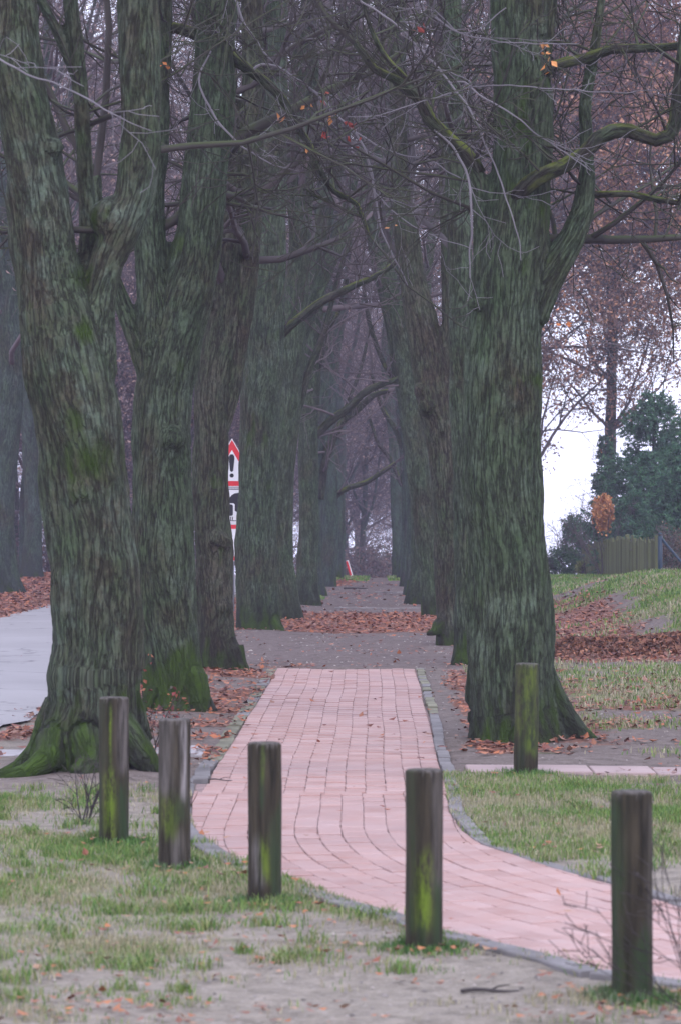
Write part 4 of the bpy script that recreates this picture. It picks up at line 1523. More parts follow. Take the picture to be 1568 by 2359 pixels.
conifer('tallest bluish spruce behind the fence, its top ragged against the white sky', 8.6, 84, 5.2, 2.1, 401)
conifer('spruce with drooping sprays in the middle of the group, shorter than the tallest', 8.3, 82, 3.4, 1.3, 405, .2)
conifer('dense spruce leaning over the boards of the fence, lower than its neighbour', 7.75, 81, 2.3, .95, 402, .2)
conifer('dark spruce at the picture edge beside the steel fence post', 8.9, 78, 3.8, 1.6, 403, .1)
conifer('narrow dark spruce climbing beside the pale-barked trunk', 7.95, 92, 4.6, .5, 404, .8)


def bush(kind, label, cat, x, y, zc, rx, ry_, rz_, n, size, cols, seed, group=None, stems=6, aspect=.6, box=False, shell=.5):
    nr = np.random.RandomState(seed)
    rng = random.Random(seed)
    z0 = gh(x, y)
    t = thing(kind, label, cat, (x, y, z0), group)
    lines = []
    for k in range(stems):
        az = rng.uniform(0, 6.28)
        branch(lines, V3(rng.uniform(-.1, .1), rng.uniform(-.1, .1), -.05), V3(math.cos(az) * .5, math.sin(az) * .5, 1), (zc - z0 + rz_) * .9, .02, 2, rng, (0, 5, 7), up=.04, wig=.12, minr=.004)
    link('stem', twig_mesh(lines, TWIG_FAR), t)
    p = nr.normal(size=(n, 3))
    p /= np.linalg.norm(p, axis=1)[:, None]
    if box:
        p = nr.uniform(-1, 1, (n, 3))
    else:
        p *= (shell + (1 - shell) * nr.rand(n, 1)) * (1 + .35 * perlin(p * 1.9 + seed)[:, None] + .2 * perlin(p * 5 + seed)[:, None])
    p = p * np.array([rx, ry_, rz_]) + np.array([0, 0, zc - z0])
    keep = perlin(p * 3.2 + seed) > -.28
    p = p[keep & (p[:, 2] > .02)]
    link('leaves', leaf_mesh('leaves', p, nr.uniform(size * .6, size * 1.3, len(p)), palette(nr, len(p), cols, .3), nr, aspect=aspect), t)
    return t


bush('laurel_bush', 'dark glossy evergreen bush left of the board fence, sky showing through its twigs', 'bush', (1322 - 784) / 7056 * 90, 90, W(0, 1240, 90)[2], .45, .5, .75, 4200, .075, CONIF + [(.06, .09, .08)], 501)
bush('laurel_bush', 'low spreading green bush between the great lime and the fence', 'bush', (1300 - 784) / 7056 * 88, 88, W(0, 1295, 88)[2], .62, .6, .48, 5200, .07, [(.05, .11, .05), (.08, .15, .07), (.04, .08, .06)], 502)
bush('small_shrub', 'small yellow-green shrub at the near end of the low bushes beside the boards', 'shrub', (1337 - 784) / 7056 * 85, 85, W(0, 1310, 85)[2], .17, .2, .24, 900, .05, [(.22, .26, .07), (.28, .30, .10), (.14, .18, .06)], 503)
bush('hornbeam_shrub', 'orange-leaved shrub glowing above the evergreens by the fence', 'shrub', (1388 - 784) / 7056 * 80, 80, W(0, 1182, 80)[2], .30, .3, .50, 2300, .085, [(.50, .22, .09), (.42, .17, .07), (.55, .28, .12)], 504)
bush('clipped_hedge', 'trimmed hedge with reddish leaves along its flat top, behind the dark bush', 'hedge', (1335 - 784) / 7056 * 94, 94, W(0, 1215, 94)[2], .50, .3, .40, 1500, .06, [(.12, .10, .06), (.20, .12, .07), (.08, .08, .05), (.3, .13, .07)], 505, box=True)
bush('bramble_thicket', 'tangled dark thicket behind the steel fence post', 'thicket', (1545 - 784) / 7056 * 73, 73, W(0, 1285, 73)[2], .55, .6, .75, 3200, .055, [(.05, .055, .045), (.09, .06, .05), (.14, .09, .06)], 506)
bush('far_shrub', 'yellowish scrub at the picture edge above the spruces', 'shrub', 9.4, 86, 4.6, .5, .5, 1.1, 900, .09, [(.30, .24, .08), (.2, .17, .09), (.09, .1, .06)], 507)
grp_f = 'hazy bushes under the far wood'
for k, (x, y) in enumerate([(-14, 78), (-11.5, 84), (-10, 76), (-8.5, 90), (-13, 92), (-7, 100), (-4.5, 106), (-5.5, 118), (-2.5, 124), (-1, 134), (1.0, 140), (3, 134), (.2, 146), (2.2, 147), (3.8, 145), (1.2, 154), (2.9, 156), (-.5, 155), (-9.6, 102), (-11.2, 112), (-8.2, 113), (-12.8, 120), (-6.6, 126), (-9.8, 128), (-15, 110), (-4.2, 96), (.9, 128), (2.0, 131), (1.6, 163), (.3, 166), (3.1, 168), (4.2, 128), (3.5, 118)]):
    bush('woodland_bush', 'hazy low bush under the trees of the far wood', 'bush', x, y, gh(x, y) + 1.0, 1.5, 1.2, 1.1, 1500, .12, [(.13, .09, .08), (.09, .07, .07), (.07, .08, .06), (.17, .10, .08)], 600 + k, grp_f)

# ------------------------------------------------------------------ board fence and steel post
WOODF = plain('weathered_green_boards', (0.16, 0.175, 0.085), .85, .15, .35, 3, (3, 3, .5), .4, .75)
STEEL = plain('dark_blue_painted_steel', (0.010, 0.030, 0.055), .5, .4, .2, 6)
fx0, fy0 = (1340 - 784) / 7056 * 86, 86.0
fx1, fy1 = (1509 - 784) / 7056 * 68.5, 68.5
fl = math.hypot(fx1 - fx0, fy1 - fy0)
fa = math.atan2(fy1 - fy0, fx1 - fx0)
fence = thing('board_fence', 'low weathered greenish fence of upright boards on the grass bank', 'fence', (fx0, fy0, gh(fx0, fy0)))
nb_ = 118
bw = fl / nb_
for i in range(nb_):
    t = (i + .5) / nb_
    x, y = fx0 + (fx1 - fx0) * t, fy0 + (fy1 - fy0) * t
    z = gh(x, y)
    hgt = .98 + rg.uniform(-.07, .07) + .03 * math.sin(i * .6)
    if rg.random() < .04:
        hgt -= .12
    m = MB()
    m.box((0, rg.uniform(-.006, .006), hgt / 2 - .03), (bw - rg.uniform(.008, .02), .022, hgt), (0, rg.uniform(-.015, .015), 0), .006)
    o = link('board', m.mesh('board', WOODF), fence, (x - fx0, y - fy0, z - gh(fx0, fy0)))
    o.rotation_euler = (0, 0, fa)
for t in (0.06, .3, .62, .97):
    x, y = fx0 + (fx1 - fx0) * t, fy0 + (fy1 - fy0) * t
    m = MB()
    m.box((0, .09, .5), (.09, .09, 1.1), None, .01)
    o = link('fence_post', m.mesh('fence_post', WOODF), fence, (x - fx0, y - fy0, gh(x, y) - gh(fx0, fy0)))
    o.rotation_euler = (0, 0, fa)
for zz in (.25, .72):
    m = MB()
    m.box((fl / 2, .03, zz), (fl, .035, .07), None, .005)
    o = link('rail', m.mesh('rail', WOODF), fence, (0, 0, 0))
    dz = gh(fx1, fy1) - gh(fx0, fy0)
    o.rotation_euler = (0, -math.atan2(dz, fl), fa)

px_, py_ = (1520 - 784) / 7056 * 67.0, 67.0
sp = thing('steel_fence_post', 'dark blue steel corner post with a slanting brace at the end of the boards', 'post', (px_, py_, gh(px_, py_)))
V, fs = tube_batch([(np.array([(0, 0, -.1), (0, 0, .5), (0, 0, 1.07)]), np.array([.05] * 3), 12)])
link('post', mesh_from('post', V, fs, STEEL), sp)
V, fs = tube_batch([(np.array([(0, 0, 1.09), (0, 0, 1.10), (0, 0, 1.13)]), np.array([.056, .056, .02]), 12)])
link('cap', mesh_from('cap', V, fs, STEEL), sp)
V, fs = tube_batch([(np.array([(.03, -.0, 1.0), (.42, -.3, .5), (.82, -.6, -.02)]), np.array([.028] * 3), 10)])
link('brace', mesh_from('brace', V, fs, STEEL), sp)

# ------------------------------------------------------------------ road sign
WHITE = plain('sign_white', (.72, .72, .76), .45, .4, .04, 3)
RED = plain('sign_red', (.62, .02, .03), .45, .4, .05, 3)
BLACK = plain('sign_black', (.012, .012, .018), .5, .3, .05, 3)
GREY = plain('galvanised_steel', (.20, .22, .26), .5, .4, .15, 4)
SD = 49.5
k_ = SD / 7056


def sx_(X):
    return (X - 534.5) * k_


def sz_(Y):
    return 1.65 - (Y - 1270) * k_ - sg


sxw = (534.5 - 784) * k_
sg = gh(sxw, SD)
sign = thing('road_sign', 'red and white warning sign stack seen between two lime trunks', 'sign', (sxw, SD, sg))
V, fs = tube_batch([(np.array([(0.0, .05, -.2), (0.0, .05, 1.5), (0.0, .05, sz_(1020))]), np.array([.038] * 3), 14)])
link('pole', mesh_from('pole', V, fs, GREY), sign)


def ngon(cx, cz, r, rot=0, n=3):
    return [(cx + r * math.cos(rot + i * 2 * math.pi / n), cz + r * math.sin(rot + i * 2 * math.pi / n)) for i in range(n)]


def plate(name, pts, y, mat, parent, th=.003):
    m = MB()
    m.prism(pts, y, y + th)
    return link(name, m.mesh(name, mat), parent)


def rrect(x0, z0, x1, z1, r, k=4):
    o = []
    for cx, cz, a0 in ((x1 - r, z1 - r, 0), (x0 + r, z1 - r, 90), (x0 + r, z0 + r, 180), (x1 - r, z0 + r, 270)):
        for i in range(k + 1):
            a = R(a0 + 90 * i / k)
            o.append((cx + r * math.cos(a), cz + r * math.sin(a)))
    return o


zt, zb = sz_(1009), sz_(1121)
cz = zt - (zt - zb) * 2 / 3
RT3 = (zt - zb) * 2 / 3
tri = plate('warning_triangle', ngon(0, cz, RT3, R(90)), 0.0, WHITE, sign, .004)
plate('red_border', ngon(0, cz, RT3 * .95, R(90)), -.004, RED, tri)
plate('white_field', ngon(0, cz, RT3 * .64, R(90)), -.008, WHITE, tri)
plate('exclamation_bar', [(-.022, sz_(1046)), (-.045, sz_(1050)), (-.05, sz_(1056)), (-.030, sz_(1084)), (-.0, sz_(1087)), (.022, sz_(1084)), (.042, sz_(1056)), (.037, sz_(1050)), (.015, sz_(1046))], -.012, BLACK, tri)
plate('exclamation_dot', ngon(-.002, sz_(1095), .034, 0, 16), -.012, BLACK, tri)
px1 = .30
p2 = plate('picture_panel', rrect(-px1, sz_(1207), px1, sz_(1123), .03), 0.0, WHITE, sign, .004)
plate('border_line', rrect(-px1 + .01, sz_(1127.4), px1 - .01, sz_(1125.2), .004), -.004, BLACK, p2)
plate('tree_symbol', [(sx_(526), sz_(1152)), (sx_(529), sz_(1146)), (sx_(534), sz_(1140)), (sx_(541), sz_(1136)), (sx_(556), sz_(1134)), (sx_(572), sz_(1142)), (sx_(572), sz_(1184)),
                      (sx_(556), sz_(1186)), (sx_(541), sz_(1176)), (sx_(526), sz_(1170))], -.004, BLACK, p2)
tk = plate('lorry_outline', rrect(sx_(500), sz_(1202), sx_(541), sz_(1159), .03), -.008, WHITE, p2)
plate('lorry_symbol', rrect(sx_(502), sz_(1188), sx_(537), sz_(1161.5), .03), -.012, BLACK, tk)
for X0, X1 in ((520, 529), (531, 533), (535, 537)):
    plate('lorry_wheel', rrect(sx_(X0), sz_(1198), sx_(X1), sz_(1190), .004), -.012, BLACK, tk)
plate('road_line', rrect(sx_(510), sz_(1200), sx_(545), sz_(1198.4), .003), -.014, BLACK, tk)
p3 = plate('lower_panel', rrect(-px1, sz_(1292.5), px1, sz_(1207.5), .02), 0.0, WHITE, sign, .004)
plate('red_band', rrect(-px1 + .012, sz_(1218), px1 - .012, sz_(1208.5), .008), -.004, RED, p3)
plate('red_band', rrect(-px1 + .012, sz_(1291), px1 - .012, sz_(1281), .008), -.004, RED, p3)
for (a, b_, c_, d_) in ((541, 1256, 544, 1246), (544, 1248.2, 549, 1246), (544, 1256, 549, 1253.5), (533.5, 1267, 536.5, 1263), (541, 1267, 549, 1263), (553, 1256, 560, 1246), (553, 1267, 560, 1263)):
    plate('letter_stroke', rrect(sx_(a), sz_(b_), sx_(c_), sz_(d_), .003), -.004, BLACK, p3)

# far red and white marker leaning beside the path
mx, my = (806 - 784) / 7056 * 80, 80.0
mz = gh(mx, my)
mk = thing('marker_post', 'small leaning red and white marker at the far end of the path', 'marker', (mx, my, mz))
m = MB()
m.box((0, 0, .2), (.07, .02, .55), (0, R(-16), 0), .004)
link('board', m.mesh('board', WHITE), mk)
m = MB()
m.box((-.035, -.013, .26), (.05, .006, .38), (0, R(-16), 0), .001)
link('red_stripe', m.mesh('red_stripe', RED), mk)

# stone sills across the earth path
for lab, (X0, X1, Y, wd) in {'longer worn stone sill crossing the earth path': (770, 985, 1402, .22), 'short worn stone sill farther up the earth path': (862, 945, 1365, .3)}.items():
    d = dgr(Y)
    x0, x1 = (X0 - 784) / 7056 * d, (X1 - 784) / 7056 * d
    n = 9
    xs = np.linspace(x0, x1, n)
    ys = d + .10 * np.sin(np.arange(n) * 1.1)
    z = base_h(xs, ys)
    rows = []
    for dy, dz in ((-wd / 2, -.06), (-wd / 2, .016), (-wd / 2 + .02, .022), (wd / 2, .016), (wd / 2, -.06)):
        rows.append(np.stack([xs, ys + dy, z + dz + n2(xs, ys, 2.0, 1) * .01], 1))
    F = [(r_ * n + c_, r_ * n + c_ + 1, (r_ + 1) * n + c_ + 1, (r_ + 1) * n + c_) for r_ in range(4) for c_ in range(n - 1)]
    F2 = [(0, n * k, n * (k + 1)) for k in range(1, 4)] + [(n - 1, n - 1 + n * (k + 1), n - 1 + n * k) for k in range(1, 4)]
    link('stone_sill', mesh_from('stone_sill', np.concatenate(rows), [np.array(F), np.array(F2)], STONE, False), None, None, None, lab, 'sill')

# ------------------------------------------------------------------ wooden posts
print('posts')


def wood_material():
    m, nt, b = new_mat('weathered_post_wood', .85, .2)
    k = N(nt)
    co = k.node('ShaderNodeTexCoord').outputs['Object']
    f = k.noise(co, 30, 5, .65, (1, 1, .10))
    f2 = k.noise(co, 9, 4, .6, (1, 1, .25))
    sp_ = k.node('ShaderNodeSeparateColor')
    k.L(k.attr('tint').outputs['Color'], sp_.inputs[0])
    lime, darkg, pale = sp_.outputs
    c = k.mix(k.mr(f, .32, .68), (.012, .011, .008), (.056, .046, .032))
    c = k.mix(k.math('MULTIPLY', pale, k.mr(f, .3, .6)), c, (.27, .25, .26))
    c = k.mix(k.math('MULTIPLY', darkg, k.mr(f2, .2, .6)), c, (.030, .050, .024))
    c = k.mix(k.math('MULTIPLY', lime, k.mr(k.noise(co, 24, 5, .7, (1, 1, .35)), .38, .56)), c, k.mix(k.mr(f, .3, .7), (.06, .10, .012), (.18, .26, .03)))
    k.L(c, b.inputs['Base Color'])
    k.bump(f, b, .7, .006)
    return m


POSTW = wood_material()
posts = [
    # X, Ytop, Ybase, width, label, patches (u across -1..1, z0, z1 fractions, du, channel, amount)
    (1455, 1823, 2308, 95, 'thick dark wooden post by the outer bend of the path, greyish rim on top', [(-.85, 0, 1, .35, 1, 1.0), (.5, 0, .35, .5, 1, .9), (-.4, 0, .2, .3, 0, .12), (.9, .3, 1, .3, 2, .12)], (0, .012)),
    (976, 1768, 2188, 86, 'brown wooden post in front of the paving, with a lime moss patch low on it', [(-.7, .1, 1, .25, 1, .9), (-.05, .12, .52, .38, 0, 1.0), (.65, .3, 1, .3, 2, .25), (.7, 0, .4, .3, 1, .9), (-.2, 0, .2, .3, 1, .9)], (0, -.01)),
    (610, 1708, 2082, 78, 'weathered wooden post with a green streak from its top, standing before the kerb', [(-.02, .62, 1, .16, 1, 1.0), (-.02, .8, 1, .1, 0, .45), (.1, .14, .46, .3, 0, .75), (-.35, .1, .42, .3, 2, .6), (.7, 0, .6, .3, 1, .8)], (0, .012)),
    (402, 1652, 1998, 73, 'grey split wooden post with a pale streak, green tuft of grass at its foot', [(.62, .45, 1, .16, 2, 1.0), (-.35, .2, .5, .5, 0, .6), (-.5, .5, 1, .5, 2, .3), (.4, .3, .5, .5, 1, .7), (.2, 0, .25, .5, 2, .3)], (0, .03)),
    (263, 1602, 1942, 68, 'wooden post streaked bright lime green nearly top to bottom', [(-.2, .05, .50, .36, 0, 1.2), (-.22, .55, .92, .12, 0, 1.0), (.7, 0, .45, .35, 1, 1.0), (-.95, 0, .5, .25, 1, .8), (.7, .5, 1, .3, 2, .35), (-.7, .5, 1, .3, 1, .5)], (0, .0)),
    (1210, 1524, 1784, 55, 'lone olive-green wooden post in front of the great ridged lime', [(.0, .35, .98, 1.1, 0, .38), (.35, .18, .45, .6, 0, .55), (-.6, 0, .3, .5, 1, .5), (0, .2, 1, 1.2, 1, .6)], (.012, -.01)),
]
POSTXY = []
for (X, Yt, Yb, w, lab, patches, (lx, ly)) in posts:
    d = 11642.0 / (Yb - 1 - 1179)
    x = (X - 784) / 7056 * d
    r = w / 2 / 7056 * d
    h = (Yb - Yt - 4) / 7056 * d
    z0 = gh(x, d)
    POSTXY.append((x, d, r))
    t = thing('wooden_post', lab, 'post', (x, d, z0), 'wooden posts guarding the path')
    nu, nv = 72, 46
    zs = np.concatenate([np.linspace(-.15, h - .012, nv - 4), [h - .006, h, h + .001, h + .001]])
    rad = np.concatenate([np.full(nv - 4, r), [r - .002, r - .010, r * .5, .002]])
    th = np.arange(nu) * 2 * math.pi / nu
    TH, ZZ = np.meshgrid(th, zs)
    _, RR = np.meshgrid(th, rad)
    sd = X * .013
    cr = np.abs(perlin(np.stack([np.cos(TH).ravel() * 3.5 + sd, np.sin(TH).ravel() * 3.5, ZZ.ravel() * .55], 1)))
    cr = np.clip(cr * 9, 0, 1).reshape(TH.shape)
    fi = perlin(np.stack([np.cos(TH).ravel() * 9 + sd, np.sin(TH).ravel() * 9, ZZ.ravel() * 1.4], 1)).reshape(TH.shape)
    lo = perlin(np.stack([np.cos(TH).ravel() * 1.1 + sd, np.sin(TH).ravel() * 1.1, ZZ.ravel() * 2.0 + 4], 1)).reshape(TH.shape)
    body = (RR > r * .8)
    RR = RR + np.where(body, (cr - 1) * .009 + fi * .0016 + lo * .004, 0)
    PX = RR * np.cos(TH) + lx * ZZ
    PY = RR * np.sin(TH) + ly * ZZ
    V = np.stack([PX, PY, ZZ + np.where(body, 0, lo * .004)], -1).reshape(-1, 3)
    i_, j_ = np.meshgrid(np.arange(len(zs) - 1), np.arange(nu), indexing='ij')
    F = np.stack([i_ * nu + j_, i_ * nu + (j_ + 1) % nu, (i_ + 1) * nu + (j_ + 1) % nu, (i_ + 1) * nu + j_], -1).reshape(-1, 4)
    u = (np.cos(TH)).ravel()
    front = (np.sin(TH) < .25).ravel()
    zf = (ZZ / h).ravel()
    tint = np.zeros((len(V), 3))
    wob = perlin(np.stack([V[:, 0] * 22 + sd, V[:, 1] * 22, V[:, 2] * 3.5], 1)) * .22
    for (pu, a, b_, du, ch, am) in patches:
        tint[:, ch] = np.maximum(tint[:, ch], am * np.exp(-(((u - pu + wob) / du) ** 2)) * sstep(a - .05, a + .05, zf + wob * .3) * (1 - sstep(b_ - .08, b_ + .05, zf + wob * .3)) * front)
    tint[:, 1] = np.maximum(tint[:, 1], (~front) * .7)
    tint[:, 2] = np.maximum(tint[:, 2], (RR.ravel() < r * .97) * (zf > .98) * .3)
    o = link('post', mesh_from('post', V, [F], POSTW, True, {'tint': ('FLOAT_COLOR', np.clip(tint, 0, 1))}), t)

# ------------------------------------------------------------------ small shrubs and suckers near the first trees
print('litter')


def sprig(kind, label, cat, X, Y, stems, seed, mat=TWIG, leaves=None):
    d = dgr(Y)
    x = (X - 784) / 7056 * d
    z0 = gh(x, d)
    t = thing(kind, label, cat, (x, d, z0))
    rng = random.Random(seed)
    lines = []
    for (dx, dz, L, r, dy) in stems:
        branch(lines, V3(rng.uniform(-.03, .03), rng.uniform(-.03, .03), -.02), V3(dx, dy, dz), L, r, 2, rng, (0, 3, 4), up=.02, wig=.14, spread=(20, 50), minr=.0016)
    link('stem', twig_mesh(lines, mat), t)
    if leaves:
        n, size, cols = leaves
        nr = np.random.RandomState(seed)
        tips = np.concatenate([l[0][1:] for l in lines])
        p = tips[nr.randint(0, len(tips), n)] + nr.normal(size=(n, 3)) * .015
        link('leaves', leaf_mesh('leaves', p, nr.uniform(size * .6, size * 1.3, n), palette(nr, n, cols), nr), t)
    return t


sprig('bare_sprig', 'clump of bare dark shoots beside the lime-streaked post', 'shoots', 196, 1897,
      [(.10, 1, .36, .011, 0), (-.16, 1, .34, .006, 0), (.35, 1, .30, .006, -.1), (.25, 1, .4, .007, .1), (.5, .9, .22, .004, 0), (-.5, .8, .2, .004, 0), (.05, 1, .30, .008, .1)], 701)
sprig('bramble', 'reddish bramble suckers at the foot of the twin-stemmed lime behind the posts', 'bramble', 345, 1770,
      [(-.4, 1, .5, .006, 0), (.3, 1, .42, .005, .1), (-.7, .9, .5, .005, 0), (.1, 1, .45, .006, 0), (.6, .8, .3, .004, 0), (-.1, 1, .5, .005, -.1)], 702, leaves=(160, .035, [(.22, .04, .04), (.14, .04, .04), (.28, .09, .05), (.08, .06, .04)]))
sprig('bramble', 'thin brown suckers between the two mossy lime trunks', 'bramble', 268, 1690,
      [(.4, 1, .5, .005, 0), (-.2, 1, .5, .005, 0), (.8, .8, .5, .004, 0), (.1, 1, .4, .004, 0)], 703, leaves=(60, .03, [(.22, .06, .04), (.30, .12, .06)]))
sprig('bare_bush', 'fine bare twigs reaching in from the picture edge beyond the dark post', 'bush', 1612, 2330,
      [(-.9, .7, .55, .0035, 0), (-.6, 1, .5, .0035, 0), (-1, .35, .45, .003, 0), (-.5, 1, .6, .004, .1), (-.9, .9, .5, .003, -.1), (-.3, 1, .5, .003, 0)], 704)

# ------------------------------------------------------------------ grass
NR = np.random.RandomState(12)


def in_post(x, y, pad=.0):
    o = np.zeros(len(x), bool)
    for (a, b_, r) in POSTXY:
        o |= (x - a) ** 2 + (y - b_) ** 2 < (r + pad) ** 2
    return o


def blades(x, y, h, w, tint, lean=.35):
    n = len(x)
    z = ground_h(x, y)
    az = NR.rand(n) * 2 * math.pi
    wx, wy = np.cos(az) * w / 2, np.sin(az) * w / 2
    la = NR.rand(n) * 2 * math.pi
    lx, ly = np.cos(la) * h * lean * NR.rand(n) * 1.6, np.sin(la) * h * lean * NR.rand(n) * 1.6
    b0 = np.stack([x - wx, y - wy, z - .004], 1)
    b1 = np.stack([x + wx, y + wy, z - .004], 1)
    m0 = np.stack([x - wx * .8 + lx * .4, y - wy * .8 + ly * .4, z + h * .55], 1)
    m1 = np.stack([x + wx * .8 + lx * .4, y + wy * .8 + ly * .4, z + h * .55], 1)
    tp = np.stack([x + lx * 1.2, y + ly * 1.2, z + h * .95], 1)
    V = np.stack([b0, b1, m1, m0, tp], 1).reshape(-1, 3)
    o = np.arange(n)[:, None] * 5
    F4 = o + np.array([[0, 1, 2, 3]])
    F3 = o + np.array([[3, 2, 4]])
    return mesh_from('grass', V, [F4, F3], LEAF, False, {'tint': ('FLOAT_COLOR', np.repeat(tint, 5, axis=0))})


GREENS = [(.09, .18, .035), (.13, .22, .05), (.07, .14, .035), (.17, .23, .06)]
STRAW = [(.27, .25, .14), (.34, .31, .22), (.22, .22, .12), (.30, .26, .18)]
# close turf
n = 330000
y = NR.uniform(9.8, 19.6, n)
x = NR.uniform(-1, 1, n) * (y * .118)
g, l, dk = zone_masks(x, y)
dens = sstep(.18, .8, g + .30 * n2(x, y, 3.5, 4.0) + .12 * n2(x, y, 11, 2))
post_t = np.zeros(n)
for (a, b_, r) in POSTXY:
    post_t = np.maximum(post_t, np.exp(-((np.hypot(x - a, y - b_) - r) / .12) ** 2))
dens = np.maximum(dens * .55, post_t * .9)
ok = (NR.rand(n) < dens) & ~in_poly(x, y) & ~in_post(x, y, -.005)
keep_k = ok & ~((x > .8) & (y > 19.3) & (y < 19.9))
x, y, gg, pt = x[keep_k], y[keep_k], g[keep_k], post_t[keep_k]
n = len(x)
fresh = np.clip(.42 + .9 * n2(x, y, 1.3, 8) + .5 * pt + .35 * (gg - .5) + .02 * (x > .6), 0, 1)
isg = NR.rand(n) < fresh
tint = np.where(isg[:, None], palette(NR, n, GREENS, .25), palette(NR, n, STRAW, .25))
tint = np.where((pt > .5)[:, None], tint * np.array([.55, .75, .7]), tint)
h = (NR.uniform(.010, .030, n) + .022 * pt * NR.rand(n) + .018 * np.clip(n2(x, y, 2.2, 6), 0, 1)) * (1 + .25 * (x > .6))
print('close blades', n)
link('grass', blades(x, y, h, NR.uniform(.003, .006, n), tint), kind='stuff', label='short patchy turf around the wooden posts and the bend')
# meadow and bank
n = 260000
y = 20 + 66 * NR.rand(n) ** 1.3
x = NR.uniform(-.5, 1, n) * (y * .12)
g, l, dk = zone_masks(x, y)
ok = (NR.rand(n) < sstep(.3, .9, g + .3 * n2(x, y, 1.1, 3.0)) * .8) & ~road_mask(x, y)
x, y, g = x[ok], y[ok], g[ok]
n = len(x)
print('meadow blades', n)
fresh = np.clip(.35 + .6 * n2(x, y, .5, 8) + .3 * sstep(34, 40, y) + .2 * sstep(60, 75, y), 0, 1)
tint = np.where((NR.rand(n) < fresh)[:, None], palette(NR, n, GREENS, .25), palette(NR, n, STRAW, .25))
link('grass', blades(x, y, NR.uniform(.02, .055, n) * (1 + y / 120), NR.uniform(.008, .014, n) * (y / 25), tint), kind='stuff', label='thin turf of the meadow and grass bank')

# ------------------------------------------------------------------ fallen leaves
n = 230000
y = 9.8 + 80 * NR.rand(n) ** 1.5
x = NR.uniform(-1, 1, n) * (y * .122)
g, l, dk = zone_masks(x, y)
area_boost = np.clip(y / 45, .35, 1)
p = sstep(.22, .85, l + .22 * n2(x, y, 2.2, 1.0)) * .5 + .045 * (y > 19) * np.clip(.5 + n2(x, y, .8, 11), 0, 1) + .018 * (y <= 19) * (n2(x, y, 1.8, 6) > .05)
red = ((np.abs(x + .1) < .9) & (y < 13.2) & (n2(x, y, 2.5, 6) > .1)) * .02
drift = np.zeros(n)
for (a, b_, r) in POSTXY:
    drift = np.maximum(drift, np.exp(-((x - a) ** 2 + (y - b_ + .15) ** 2) / .09))
p = p + red + drift * .035 * (y < 16)
p = np.where(in_poly(x, y), .0022, p)
p = np.where(road_mask(x, y), .001, p)
ok = (NR.rand(n) < p) & ~in_post(x, y, .01)
x, y, l = x[ok], y[ok], l[ok]
n = len(x)
print('fallen leaves', n)
z = ground_h(x, y)
z = np.where(in_poly(x, y), base_h(x, y) + .004, z)
z = np.where(road_mask(x, y), base_h(axis(y) - 4.0, y) + .05, z)
pile = np.exp(-((y - 35.2) / .5) ** 2) * sstep(2.2, 2.8, x)
P = np.stack([x, y, z + .012 + NR.rand(n) * (.02 + .06 * pile)], 1)
cols = palette(NR, n, LITTER, .3)
close = (y < 16)[:, None]
cols = np.where(close, palette(NR, n, [(.30, .12, .06), (.22, .08, .05), (.30, .18, .12), (.16, .07, .05), (.36, .14, .06)], .25), cols)
size = np.where(y < 20, NR.uniform(.025, .05, n), NR.uniform(.05, .11, n) * np.clip(y / 48, .75, 1.3))
link('leaf_litter', leaf_mesh('leaf_litter', P, size, cols, NR, aspect=.7, flat=.82), kind='stuff', label='fallen rusty leaves scattered over the ground')
# heaped ridge of leaves
n = 9000
x = NR.uniform(2.35, 4.5, n)
y = 35.2 + .1 * np.sin(x * 2.3) + NR.normal(size=n) * .28
P = np.stack([x, y, ground_h(x, y) + NR.rand(n) * .10 * np.exp(-((y - 35.2) / .4) ** 2) + .01], 1)
link('leaf_heap', leaf_mesh('leaf_heap', P, NR.uniform(.05, .10, n), palette(NR, n, [(.20, .085, .055), (.15, .07, .05), (.26, .12, .07), (.11, .06, .045)], .3), NR, aspect=.7, flat=.3), kind='stuff',
     label='low ridge of heaped dark red leaves')

# grass tufts
tv = []
nt_ = 150
ty = NR.uniform(10.2, 18.8, nt_ * 4)
tx = NR.uniform(-1, 1, nt_ * 4) * ty * .115
tg, _, _ = zone_masks(tx, ty)
okt = ~in_poly(tx, ty) & (tg > .22)
tx, ty = tx[okt][:nt_], ty[okt][:nt_]
cx_ = np.repeat(tx, 70)
cy_ = np.repeat(ty, 70)
rr_ = np.repeat(NR.uniform(.02, .07, len(tx)), 70)
x = cx_ + NR.normal(size=len(cx_)) * rr_
y = cy_ + NR.normal(size=len(cx_)) * rr_
okt = ~in_poly(x, y) & ~in_post(x, y)
x, y, rr_ = x[okt], y[okt], rr_[okt]
n = len(x)
tint = palette(NR, n, GREENS + [(.22, .22, .09)], .3)
link('grass', blades(x, y, NR.uniform(.02, .05, n) * (1 + rr_ * 8), NR.uniform(.003, .006, n), tint, .6), kind='stuff', label='scattered green tufts in the bare ground')
# grit and small stones on the trodden earth
n = 9000
y = 10 + 62 * NR.rand(n) ** 1.2
x = NR.uniform(-1, 1, n) * y * .12
g, l, dk = zone_masks(x, y)
ok = (NR.rand(n) < np.where(y > 19, dk, .5 * (g < .4))) & ~in_poly(x, y) & ~road_mask(x, y)
x, y = x[ok], y[ok]
n = len(x)
P = np.stack([x, y, ground_h(x, y) + .003], 1)
sz = NR.uniform(.004, .011, n) * np.clip(y / 20, 1, 1.7)
oct_ = np.array([(1, 0, 0), (0, 1, 0), (-1, 0, 0), (0, -1, 0), (0, 0, .7)])
V = (P[:, None, :] + oct_[None] * sz[:, None, None] * NR.uniform(.6, 1.3, (n, 5, 1))).reshape(-1, 3)
F = (np.arange(n)[:, None, None] * 5 + np.array([[0, 1, 4], [1, 2, 4], [2, 3, 4], [3, 0, 4]])[None]).reshape(-1, 3)
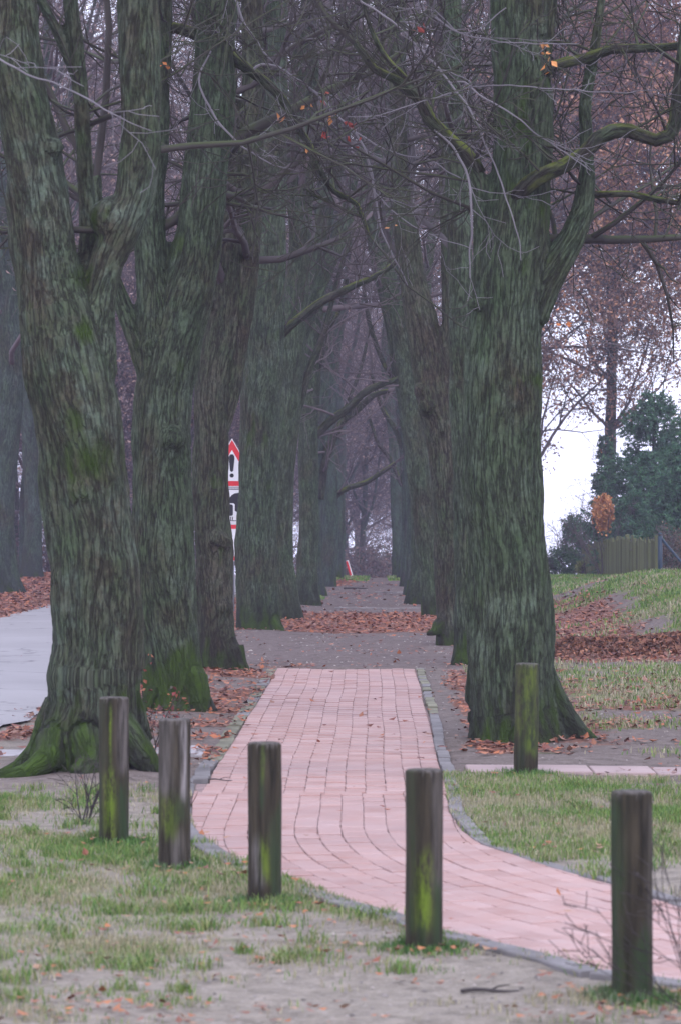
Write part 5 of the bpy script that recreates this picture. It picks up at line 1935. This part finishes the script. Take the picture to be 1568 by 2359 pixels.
link('gravel', mesh_from('gravel', V, [F], LEAF, False, {'tint': ('FLOAT_COLOR', np.repeat(palette(NR, n, [(.24, .21, .20), (.17, .15, .14), (.32, .28, .26), (.10, .085, .08)], .2), 5, axis=0))}),
     kind='stuff', label='grit and small stones on the bare earth')

# sticks on the ground
for lab, X, Y, L, rz, r in (('dark fallen stick lying on the bare ground in front of the posts', 1128, 2288, .20, .12, .008), ('thin dark twig lying on the bricks near the kerb', 505, 1798, .16, -.15, .005),
                           ('short dark stick across the far earth path', 818, 1357, .5, .1, .02)):
    d = dgr(Y)
    x0 = (X - 784) / 7056 * d
    z0 = gh(x0, d) if Y != 1798 else float(base_h(np.array([x0]), np.array([d]))[0])
    pts = np.array([((t - .5) * L, (t - .5) * L * rz + .01 * math.sin(t * 7), r * .8 + .004 * math.sin(t * 5)) for t in np.linspace(0, 1, 9)])
    ls = [(pts, np.linspace(r, r * .5, 9), 7), (np.array([pts[4], pts[4] + [.03, .03, .01], pts[4] + [.07, .05, .012]]), np.array([r * .5, r * .4, r * .2]), 5)]
    V, fs = tube_batch(ls)
    link('fallen_stick', mesh_from('fallen_stick', V, fs, TWIG), None, (x0, d, z0), None, lab, 'stick')

# ------------------------------------------------------------------ damp winter air
hz = MB()
hz.box(((0), 330, 6.0), (524, 744, 40.0))
hm = bpy.data.materials.new('damp_air')
hm.use_nodes = True
hm.node_tree.nodes.clear()
ho = hm.node_tree.nodes.new('ShaderNodeOutputMaterial')
hv = hm.node_tree.nodes.new('ShaderNodeVolumePrincipled')
hv.inputs['Color'].default_value = (.74, .72, 1.0, 1)
hv.inputs['Density'].default_value = 0.00085
hv.inputs['Anisotropy'].default_value = 0.2
hm.node_tree.links.new(hv.outputs[0], ho.inputs['Volume'])
link('haze', hz.mesh('haze', hm), kind='stuff')
bpy.context.view_layer.update()
tr = 0
seen = set()
for o in SC.objects:
    if o.type == 'MESH' and o.data.name not in seen:
        seen.add(o.data.name)
        tr += sum(1 for _ in ()) + len(o.data.loops) - 2 * len(o.data.polygons)
print('TRIANGLES', tr, 'lowest ground', float(gz.min()))
